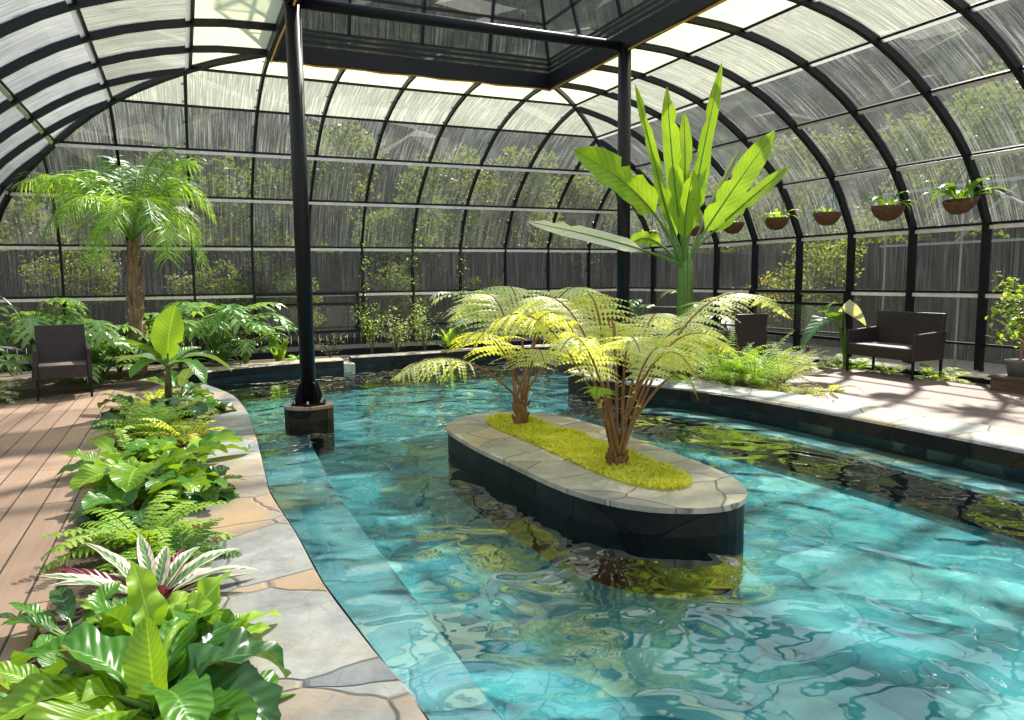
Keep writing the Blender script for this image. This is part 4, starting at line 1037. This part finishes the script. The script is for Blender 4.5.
broad((-.42, 8.9, -.02), 14, .44, .30, 'dark drooping broad leaves below the upright young banana', 'deep', 'oval', (.5, 1.0), (1.3, 2.2), .5, 'arum_plant', 'plant', mats2=['deep', 'deep', 'blue'])
broad((-.05, 9.1, -.02), 14, .42, .26, 'dark green leaves at the far paving edge', 'deep', 'oval', (.4, 1.0), (1.0, 2.0), .5, 'arum_plant', 'plant', mats2=['deep', 'mid'])
fern_clump((-.5, 10.2, -.02), 12, .4, 'small lime fern just past the upright young banana', 'fern_y', .14, (.4, 1.2))

broad((-.50, 3.5, -.02), 12, .26, .10, 'small green groundcover at the deck edge by the tricolour plant', 'mid', 'oval', (.2, 1.0), (.5, 1.4), .3, 'groundcover_plant', 'plant', mats2=['deep', 'mid'])
broad((-.45, 2.95, -.02), 12, .30, .13, 'curling green leaves at the deck edge beside the nearest banana', 'mid', 'oval', (.2, 1.0), (.5, 1.4), .3, 'groundcover_plant', 'plant', mats2=['mid', 'lime'])
broad((.02, 3.1, -.02), 10, .26, .12, 'lime leaves lying over the slate beside the nearest banana', 'lime', 'oval', (.2, .9), (.5, 1.4), .3, 'groundcover_plant', 'plant', mats2=['fern_g', 'lime'])
fern_clump((-.48, 7.0, -.02), 22, .38, 'small green fern at the deck edge beyond the lime plant', 'fern_g', .13, (.3, 1.2), pairs=14)
fern_clump((-.40, 9.9, -.02), 20, .42, 'yellowish fern around the foot of the upright young banana', 'fern_y', .14, (.3, 1.2), pairs=14)
broad((-.1, 10.6, -.02), 12, .40, .18, 'green leafy plant where the paving meets the raised curb', 'mid', 'oval', (.4, 1.2), (.6, 1.4), .4, mats2=['mid', 'blue', 'deep'])

# --- left back planting
philodendron(tuple(D(34, 372, 13.2).xy)+(0,), 20, 1.12, .58, 'tall split leaf philodendron behind the left wicker armchair', .62, trunk=.55, mats2=['philo', 'mid', 'philo'])
philodendron(tuple(D(92, 372, 12.9).xy)+(0,), 14, .75, .50, 'smaller split leaf philodendron right of the armchair back', .35)
philodendron(tuple(G(120, 375, 0).xy)+(0,), 18, .55, .48, 'low split leaf philodendron at the palm foot', .5)
philodendron(tuple(G(103, 383, 0).xy)+(0,), 14, .38, .38, 'low philodendron at the deck edge beside the armchair', .35)
philodendron((-2.65, 11.6, 0), 22, .55, .40, 'pale leafy philodendron left of the armchair', .4, mats2=['white', 'philo'])
philodendron((-1.6, 12.4, 0), 16, .45, .4, 'low philodendron seen under the armchair', .4, mats2=['philo', 'mid'])
fern_clump((-2.35, 11.2, 0), 30, .55, 'whitish fern at the far left deck edge', 'fern_p', .15)
philodendron(tuple(D(222, 362, 13.4).xy)+(0,), 26, .88, .58, 'large split leaf philodendron clump left of the vent window', .65, mats2=['philo', 'philo', 'mid'])
philodendron(tuple(D(180, 362, 13.6).xy)+(0,), 18, .8, .52, 'split leaf philodendron between palm and vent window', .5)
philodendron(tuple(D(245, 368, 13.1).xy)+(0,), 9, .45, .38, 'low dark philodendron behind the raised curb', .4, mats2=['philo', 'deep'])
broad(tuple(D(278, 358, 13.6).xy)+(.05,), 7, .42, .20, 'small bright banana sprout behind the raised curb', 'lime', 'banana', (1.0, 1.4), (.1, .5), .15, 'young_banana_plant', 'banana plant', mats2=['lime', 'mid'])
broad(tuple(D(298, 358, 13.7).xy)+(.05,), 8, .22, .1, 'tiny lime leafed seedling right of the banana sprout', 'lime', 'oval')
broad(tuple(D(215, 350, 14.2).xy)+(.05,), 14, .35, .08, 'yellow green spiky bush by the back wall', 'fern_g', 'lance', (.4, 1.3), (.3, 1.2), .4, mats2=['ficus', 'lime'])
# bush maker (small leaves on twigs)
def bush(loc, nt, H, Rr, label, mat, ls=.05, nl=22, name='bush', cat='bush', flop=.4, group=None, twig='bark', mats2=None):
    t = plant(name, loc, label, cat, group); m = MB(); f = MB()
    for k in range(nt):
        a = R.uniform(0, 6.28); r = Rr*R.uniform(.2, 1); h = H*R.uniform(.5, 1.05)
        pts = bez((0, 0, 0), (r*.3*math.cos(a), r*.3*math.sin(a), h*.8), (r*math.cos(a), r*math.sin(a), h), 6); m.tube(pts, [.009, .008, .007, .006, .005, .004, .002], 4)
        for j in range(nl):
            p = pts[R.randrange(2, 7)]+Vector((R.uniform(-1, 1), R.uniform(-1, 1), R.uniform(-1, 1)))*ls*1.8
            blade(f, curve(p, R.uniform(0, 6.28), R.uniform(-.6, .8), ls*R.uniform(.7, 1.4), flop, 2), ls*.55, 'oval', .15, 0, mi=R.randrange(len(mats2)) if mats2 else 0)
    m.build('twigs', M[twig], t); f.build('foliage', [M[x] for x in mats2] if mats2 else M[mat], t); return t
bush(tuple(D(240, 345, 15.3).xy)+(0,), 6, .9, .5, 'orange yellow leafed shrub seen through the back vent window', 'orange', .09, 14, mats2=['orange', 'tree_y'])
bush(tuple(D(372, 350, 14.3).xy)+(.02,), 8, 1.1, .45, 'twiggy climbing plant beside the back vent window', 'tree_y', .055, 50, 'climbing_plant', 'climber', mats2=['ficus', 'mid'])
bush(tuple(D(395, 350, 14.0).xy)+(.02,), 10, .9, .6, 'straggly pale bush growing in the back bed', 'tree_y', .06, 55, mats2=['fern_p', 'tree_l', 'tree_l'])
bush(tuple(D(330, 352, 14.1).xy)+(.02,), 6, .5, .5, 'thin yellowish shrub below the back vent window', 'tree_l', .05, 30, mats2=['tree_y', 'fern_p'])
bush(tuple(D(425, 350, 14.2).xy)+(.02,), 10, 1.0, .5, 'loose green bush near the back rib', 'mid', .06, 55, mats2=['mid', 'fern_p', 'ficus'])
broad(tuple(D(452, 350, 13.95).xy)+(.05,), 14, .55, .13, 'clump of strappy green leaves behind the pool', 'mid', 'strap', (.7, 1.4), (.4, 1.2), .2, 'strap_leaf_plant', 'plant', mats2=['mid', 'fern_g', 'deep'])
philodendron(tuple(D(462, 350, 14.0).xy)+(.05,), 9, .95, .38, 'philodendron with one bleached leaf behind the pool', .35, mats2=['mid', 'white', 'fern_g'])
bush(tuple(D(500, 350, 14.2).xy)+(.05,), 10, .8, .5, 'dark green bush behind the far tree fern', 'mid', .07, 55, mats2=['mid', 'deep'])
bush(tuple(D(540, 348, 14.3).xy)+(.05,), 8, 1.0, .4, 'yellow green shrub against the back wall right end', 'ficus', .07, 20, mats2=['tree_y', 'ficus'])
# climbers on the back ribs (thin vines)
def vine(X, zt, label):
    t = plant('climbing_vine', (X*S, YB*S-.08, 0.1), label, 'vine'); m = MB(); f = MB()
    pts = [Vector((.04*math.sin(i*1.3), -.03*math.cos(i*1.7), zt*i/12)) for i in range(13)]; m.tube(pts, .006, 4)
    for j in range(70):
        p = pts[R.randrange(0, 13)].lerp(pts[R.randrange(0, 13)], .3)+Vector((R.uniform(-.10, .10), R.uniform(-.10, .03), R.uniform(-.1, .1)))
        blade(f, curve(p, R.uniform(0, 6.28), R.uniform(-.6, .8), .07, .4, 2), .045, 'oval', .15, 0)
    m.build('stem', M['bark'], t); f.build('foliage', M['ficus'], t)
vine(bxs[6], 2.2, 'leafy vine climbing the rib right of the back vent window')
vine(bxs[7], 2.6, 'leafy vine on the next rib right of the vent vine')
vine(bxs[8], 2.4, 'thin leafy vine on the rib behind the far tree fern')

# --- right side planting
for i, (x, y, s, lb, mt) in enumerate([(690, 372, .55, 'pale fern on the right coping left of the bright fern pair', 'fern_p'), (722, 384, .62, 'bright green upright fern in front of the turned armchair', 'fern_g'), (752, 386, .62, 'green fern with dark centre beside the right coping', 'fern_g'),
                             (655, 372, .5, 'yellow green fern behind the large tree fern', 'fern_y'), (778, 384, .5, 'pale soft fern at the start of the right deck', 'fern_p'), (640, 366, .5, 'shaded green fern at the coping end', 'fern_g'), (705, 366, .55, 'whitish fern below the turned armchair seat', 'fern_p')]):
    p = G(x, y, .12); fern_clump((p.x+.15, p.y+.12, .10), 26, s*1.45, lb, mt, .30, (.6, 1.35), pairs=20, droop=(.7, 1.5), bip=True)
for x, y, s, lb, mt in [(780, 390, .26, 'low yellow fern creeping over the coping', 'fern_y'), (805, 395, .28, 'small yellow fern on the right deck corner', 'fern_y'), (830, 392, .40, 'sprawling yellow fern frond at the deck edge', 'fern_y'), (762, 386, .25, 'tiny yellow fern by the dark centred fern', 'fern_y')]:
    p = G(x, y, .12); fern_clump((p.x+.05, p.y+.05, .10), 14, s, lb, mt, .10, (.2, 1.0), pairs=14)
for x, y, s, lb, mt in [(812, 368, .5, 'silvery fern left of the loveseat', 'fern_p'), (838, 364, .35, 'lime fern at the loveseat left leg', 'fern_g'), (870, 366, .35, 'bright fern behind the loveseat', 'fern_g'), (955, 374, .5, 'yellow green fern right of the loveseat', 'fern_g'),
                        (975, 376, .38, 'small fern by the planter box', 'fern_y'), (795, 372, .45, 'pale fern under the big arum leaves', 'fern_p'), (900, 370, .3, 'low lime fern behind the loveseat middle', 'fern_g')]:
    p = G(x, y, .11); p.x = min(p.x, 9.3); fern_clump((p.x, p.y, .08), 14, s, lb, mt, .16, (.2, 1.1), pairs=14)
# elephant ears and others
def bigleaf(name, loc, leaves, label, cat='arum'):
    t = plant(name, loc, label, cat); o = Vector(loc)
    for (bx, by), (tx, ty), Y, W, mt, sd in leaves:
        b = D(bx, by, Y)-o; tip = D(tx, ty, Y-.1)-o; m = MB()
        uvstalk(m, bez((0, 0, 0), (b.x*.3, b.y*.3, b.z), b, 8), .02, .01, 1)
        blade(m, bez(b, (b+tip)/2+Vector((0, 0, .12)), tip, 10), W, 'heart', .35, 0, .1, 2, 0, 0, sidedir=sd); m.build('leaf', [M[mt], M['green_stalk']], t, True)
    return t
Yr = 8.0
bigleaf('elephant_ear', (G(845, 366, .1).x, G(845, 366, .1).y, .08), [((828, 318), (800, 350), 8.1, .42, 'deep', None), ((842, 308), (866, 326), 8.1, .34, 'white', RTv), ((836, 322), (818, 312), 8.4, .3, 'mid', None), ((826, 312), (838, 304), 8.4, .22, 'mid', None)], 'elephant ear plant with a dark drooping leaf left of the loveseat')
p = D(700, 350, 12.4)
philodendron((p.x, p.y, .05), 8, .95, .55, 'philodendron with white sunlit leaves between the armchairs', .35, mats2=['white', 'mid', 'white'])
p = D(742, 345, 11.5); broad((p.x, p.y, .08), 8, .35, .2, 'white leaf plant behind the turned armchair', 'white', 'oval', (.6, 1.3), (.4, 1.3), .9, mats2=['white', 'mid'])
p = D(640, 345, 13.0); philodendron((p.x, p.y, .05), 7, .8, .45, 'green philodendron by the right steel post', .3, mats2=['mid', 'philo'])
p = D(600, 345, 13.6); bush((p.x, p.y, .05), 10, .9, .5, 'shaded bush in the far back corner', 'mid', .08, 50, mats2=['mid', 'tree_y'])
# curved grab rail at the pool
t = plant('grab_rail', D(592, 372, 11.5), 'thin black grab rail sloping behind the tree ferns', 'rail'); o = Vector(t.location)
m = MB(); m.tube([D(585, 320, 11.5)-o, D(600, 303, 11.6)-o, D(606, 298, 11.6)-o], .02, 8); m.build('handrail', M['steel'], t, True)
m = MB(); q = D(585, 320, 11.5)-o; m.tube([Vector((q.x, q.y, -o.z-.1)), q], .018, 8); m.build('rail_post', M['steel'], t, True)

# ------------------------------------------------------------------ outside: ground, fences, hillside, trees
mb = MB(); mb.prism([(-40, -20), (60, -20), (60, 60), (-40, 60)], -1.2, -1.0, bottom=False); struct(mb, 'ground_outside', M['soil'])
mb = MB(); 
for rc in (((xl-9, yb), (xr+9, yb+30)), ((xr, -8), (xr+14, yb)), ((xl-14, -8), (xl, yb))):
    mb.box((rc[0][0], rc[0][1], -1), (rc[1][0], rc[1][1], 0))
struct(mb, 'ground_terrace', M['lightsoil'])
def fence(p, q, H, label):
    p = Vector(p); q = Vector(q); L = (q-p).length; d = (q-p)/L; n = int(L/.16)
    t = plant('timber_fence', (p+q)/2, label, 'fence'); o = Vector(t.location); m = MB()
    nr = Vector((-d.y, d.x, 0))
    for i in range(n):
        c = p+d*(i+.5)*L/n; h = H+R.uniform(-.02, .02); m.bar(c-o, c+Vector((0, 0, h))-o, .15, .02, up=nr)
    m.build('palings', M['fence'], t)
    m = MB()
    for z in (.3, H-.25): m.bar(p+Vector((0, 0, z))-o+nr*.04, q+Vector((0, 0, z))-o+nr*.04, .05, .09)
    m.build('rails', M['fence'], t)
fence((-9, 17.4, 0), (15, 17.4, 0), 2.15, 'dark paling fence behind the back glass wall')
fence((12.4, 17.3, 0), (12.4, -4, 0), 2.1, 'dark paling fence outside the right glass wall')
# hillside ring
mb = MB(); rows = []
def hz(s, t): return 0
path = [(-16, -6), (-14, 10), (-9, 19), (3, 21), (14, 21), (19, 12), (20, 2), (20, -6)]
path = dens(path, 10); V = []; nc = 22
cx_, cy_ = 3.5, 6
for i, (x, y) in enumerate(path):
    dx, dy = x-cx_, y-cy_; L = math.hypot(dx, dy); dx /= L; dy /= L
    hm = 17.0 if y > 14 else 16.0
    if x < -10: hm = 6.5
    for j in range(nc):
        t = j/(nc-1); r = t*15
        z = hm*t**.75 + (R.uniform(-.55, .55) if j else 0)+.6*math.sin(i*.9+j)*t
        V.append((x+dx*r+R.uniform(-.4, .4), y+dy*r+R.uniform(-.4, .4), z))
fs = [(i*nc+j, (i+1)*nc+j, (i+1)*nc+j+1, i*nc+j+1) for i in range(len(path)-1) for j in range(nc-1)]
mb.add(V, fs); struct(mb, 'hillside', M['hill'])
def tree(loc, H, Rr, n, label, mats2, ls=.16, tr=.08):
    t = plant('outdoor_tree', loc, label, 'tree', 'trees outside the glasshouse'); m = MB(); f = MB()
    m.tube([(0, 0, 0), (R.uniform(-.1, .1), 0, H*.4), (R.uniform(-.2, .2), R.uniform(-.2, .2), H*.8)], [tr, tr*.75, tr*.3], 7)
    cl = []
    for k in range(14):
        a = R.uniform(0, 6.28); r = Rr*R.uniform(.2, .9); z = H*R.uniform(.35, .98)
        q = Vector((r*math.cos(a), r*math.sin(a), z)); cl.append((q, Rr*R.uniform(.25, .45))); m.tube([(0, 0, z*.5), q*.6+Vector((0, 0, z*.25)), q], [tr*.4, tr*.25, tr*.1], 5)
    for k in range(n):
        q, r = cl[k % 14]; v = Vector((R.gauss(0, 1), R.gauss(0, 1), R.gauss(0, 1))).normalized()*r*R.uniform(.4, 1.1); p = q+v
        a = R.uniform(0, 6.28); e = R.uniform(-1, 1); d = Vector((math.cos(a)*math.cos(e), math.sin(a)*math.cos(e), math.sin(e))); s = d.cross(Vector((R.random(), R.random(), R.random()))).normalized()
        l = ls*R.uniform(.5, 1.1); f.add([p, p+d*l*.5+s*l*.28, p+d*l, p+d*l*.5-s*l*.28], [(0, 1, 2, 3)], [(.5, 0), (1, .5), (.5, 1), (0, .5)], R.randrange(len(mats2)))
    m.build('trunk', M['bark'], t); f.build('crown', [M[x] for x in mats2], t)
spots = [(-7.5, 18.6, 3.8, 1.8), (-4.6, 18.9, 4.6, 1.9), (-2.2, 18.3, 3.2, 1.3), (.3, 18.8, 4.4, 1.8), (2.9, 18.5, 5.0, 1.6), (5.2, 19.0, 4.2, 1.9), (8.0, 18.6, 4.6, 1.8), (10.6, 18.8, 4.3, 1.9), (13.6, 18.2, 4.6, 2.0),
         (14.6, 14.5, 4.6, 1.9), (14.3, 11.0, 5.2, 2.0), (14.6, 7.2, 4.9, 2.0), (14.5, 3.6, 5.3, 2.1), (-6.6, 15.2, 3.6, 1.5), (-7.2, 11.2, 3.4, 1.5)]
nm = ['behind the far left back wall', 'behind the palm crown', 'seen left of the palm trunk', 'above the back vent window', 'behind the middle of the back wall', 'behind the far tree fern', 'at the back right corner', 'outside the far right corner', 'beyond the corner fence',
      'outside the far right wall', 'outside the right wall middle', 'outside above the hanging baskets', 'outside the near right wall', 'outside the left wall far end', 'outside the left wall']
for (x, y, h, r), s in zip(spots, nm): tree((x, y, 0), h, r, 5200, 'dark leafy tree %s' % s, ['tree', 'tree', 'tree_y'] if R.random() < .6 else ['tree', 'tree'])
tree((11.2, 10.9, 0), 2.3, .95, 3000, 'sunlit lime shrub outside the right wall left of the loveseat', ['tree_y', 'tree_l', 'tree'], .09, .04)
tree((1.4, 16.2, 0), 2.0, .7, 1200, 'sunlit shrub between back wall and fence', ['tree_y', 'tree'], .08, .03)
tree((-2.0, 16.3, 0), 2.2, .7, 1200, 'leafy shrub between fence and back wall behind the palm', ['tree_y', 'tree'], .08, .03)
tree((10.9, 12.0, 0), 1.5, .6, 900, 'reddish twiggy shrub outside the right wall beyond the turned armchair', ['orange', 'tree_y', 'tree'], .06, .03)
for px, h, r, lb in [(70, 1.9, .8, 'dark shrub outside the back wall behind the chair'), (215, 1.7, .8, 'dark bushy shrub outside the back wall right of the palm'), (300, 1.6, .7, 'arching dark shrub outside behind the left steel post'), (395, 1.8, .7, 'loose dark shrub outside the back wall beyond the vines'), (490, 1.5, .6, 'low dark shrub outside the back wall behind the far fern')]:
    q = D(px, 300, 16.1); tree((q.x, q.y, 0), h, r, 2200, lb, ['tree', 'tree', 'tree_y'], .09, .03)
# white trellis outside
t = plant('garden_trellis', (11.4, 7.4, 0), 'white outdoor trellis frame beyond the right glass wall', 'trellis'); m = MB()
for a, b in (((0, 1.6, 2.0), (0, .6, 2.8)), ((0, -.2, 2.8), (0, .7, 2.0)), ((0, -1.3, 2.0), (0, .1, 2.75)), ((0, -2.4, 2.75), (0, -1.4, 2.1))): m.bar(a, b, .03, .05, up=(1, 0, 0))
m.build('braces', M['white_metal'], t)
m = MB()
for y in (-2.4, -.9, .6, 2.0): m.bar((0, y, 0), (0, y, 2.9), .025, .025, up=(1, 0, 0))
m.bar((0, -2.5, 2.9), (0, 2.1, 2.9), .05, .05); m.bar((0, -2.5, 2.0), (0, 2.1, 2.0), .04, .04); m.build('frame', M['white_metal'], t)

# ------------------------------------------------------------------ light
W_ = bpy.data.worlds.new('sky'); SC.world = W_; W_.use_nodes = True; nt = W_.node_tree; nt.nodes.clear(); n = N(nt)
bg = n('Background', _Strength=1.0); out = nt.nodes.new('ShaderNodeOutputWorld'); tc = n('TexCoord'); sp = n('SeparateXYZ'); n.L(tc.outputs['Generated'], sp.inputs[0])
c = n.ramp(sp.outputs[2], [(0, (.95, .97, 1.0)), (.4, (.85, .92, 1.0)), (1, (.55, .72, 1.0))]); n.L(c, bg.inputs[0]); n.L(bg.outputs[0], out.inputs[0])
bg.inputs[1].default_value = .95
sl = bpy.data.lights.new('sun', 'SUN'); sl.energy = 8.6; sl.angle = .035; sl.color = (1, .95, .86); so = bpy.data.objects.new('sun', sl); COL.objects.link(so)
az = math.radians(48); el = math.radians(47)
dirv = -Vector((math.sin(az)*math.cos(el), math.cos(az)*math.cos(el), math.sin(el)))
so.rotation_euler = dirv.to_track_quat('-Z', 'Y').to_euler(); so.location = (20, 20, 25)

# ------------------------------------------------------------------ camera
cam = bpy.data.cameras.new('camera'); cam.sensor_width = 36; cam.lens = FPX*36/1024; cam.clip_start = .05; cam.clip_end = 300
co = bpy.data.objects.new('camera', cam); COL.objects.link(co)
co.matrix_world = Matrix(((RT.x, UP.x, -F.x, EYE.x), (RT.y, UP.y, -F.y, EYE.y), (RT.z, UP.z, -F.z, EYE.z), (0, 0, 0, 1)))
SC.camera = co
SC.view_settings.view_transform = 'Standard'; SC.view_settings.look = 'None'; SC.view_settings.exposure = 0.45
cy = SC.cycles
cy.transparent_max_bounces = 24; cy.max_bounces = 8; cy.diffuse_bounces = 3; cy.glossy_bounces = 3; cy.transmission_bounces = 6
cy.sample_clamp_indirect = 6.0; cy.caustics_reflective = False; cy.caustics_refractive = False
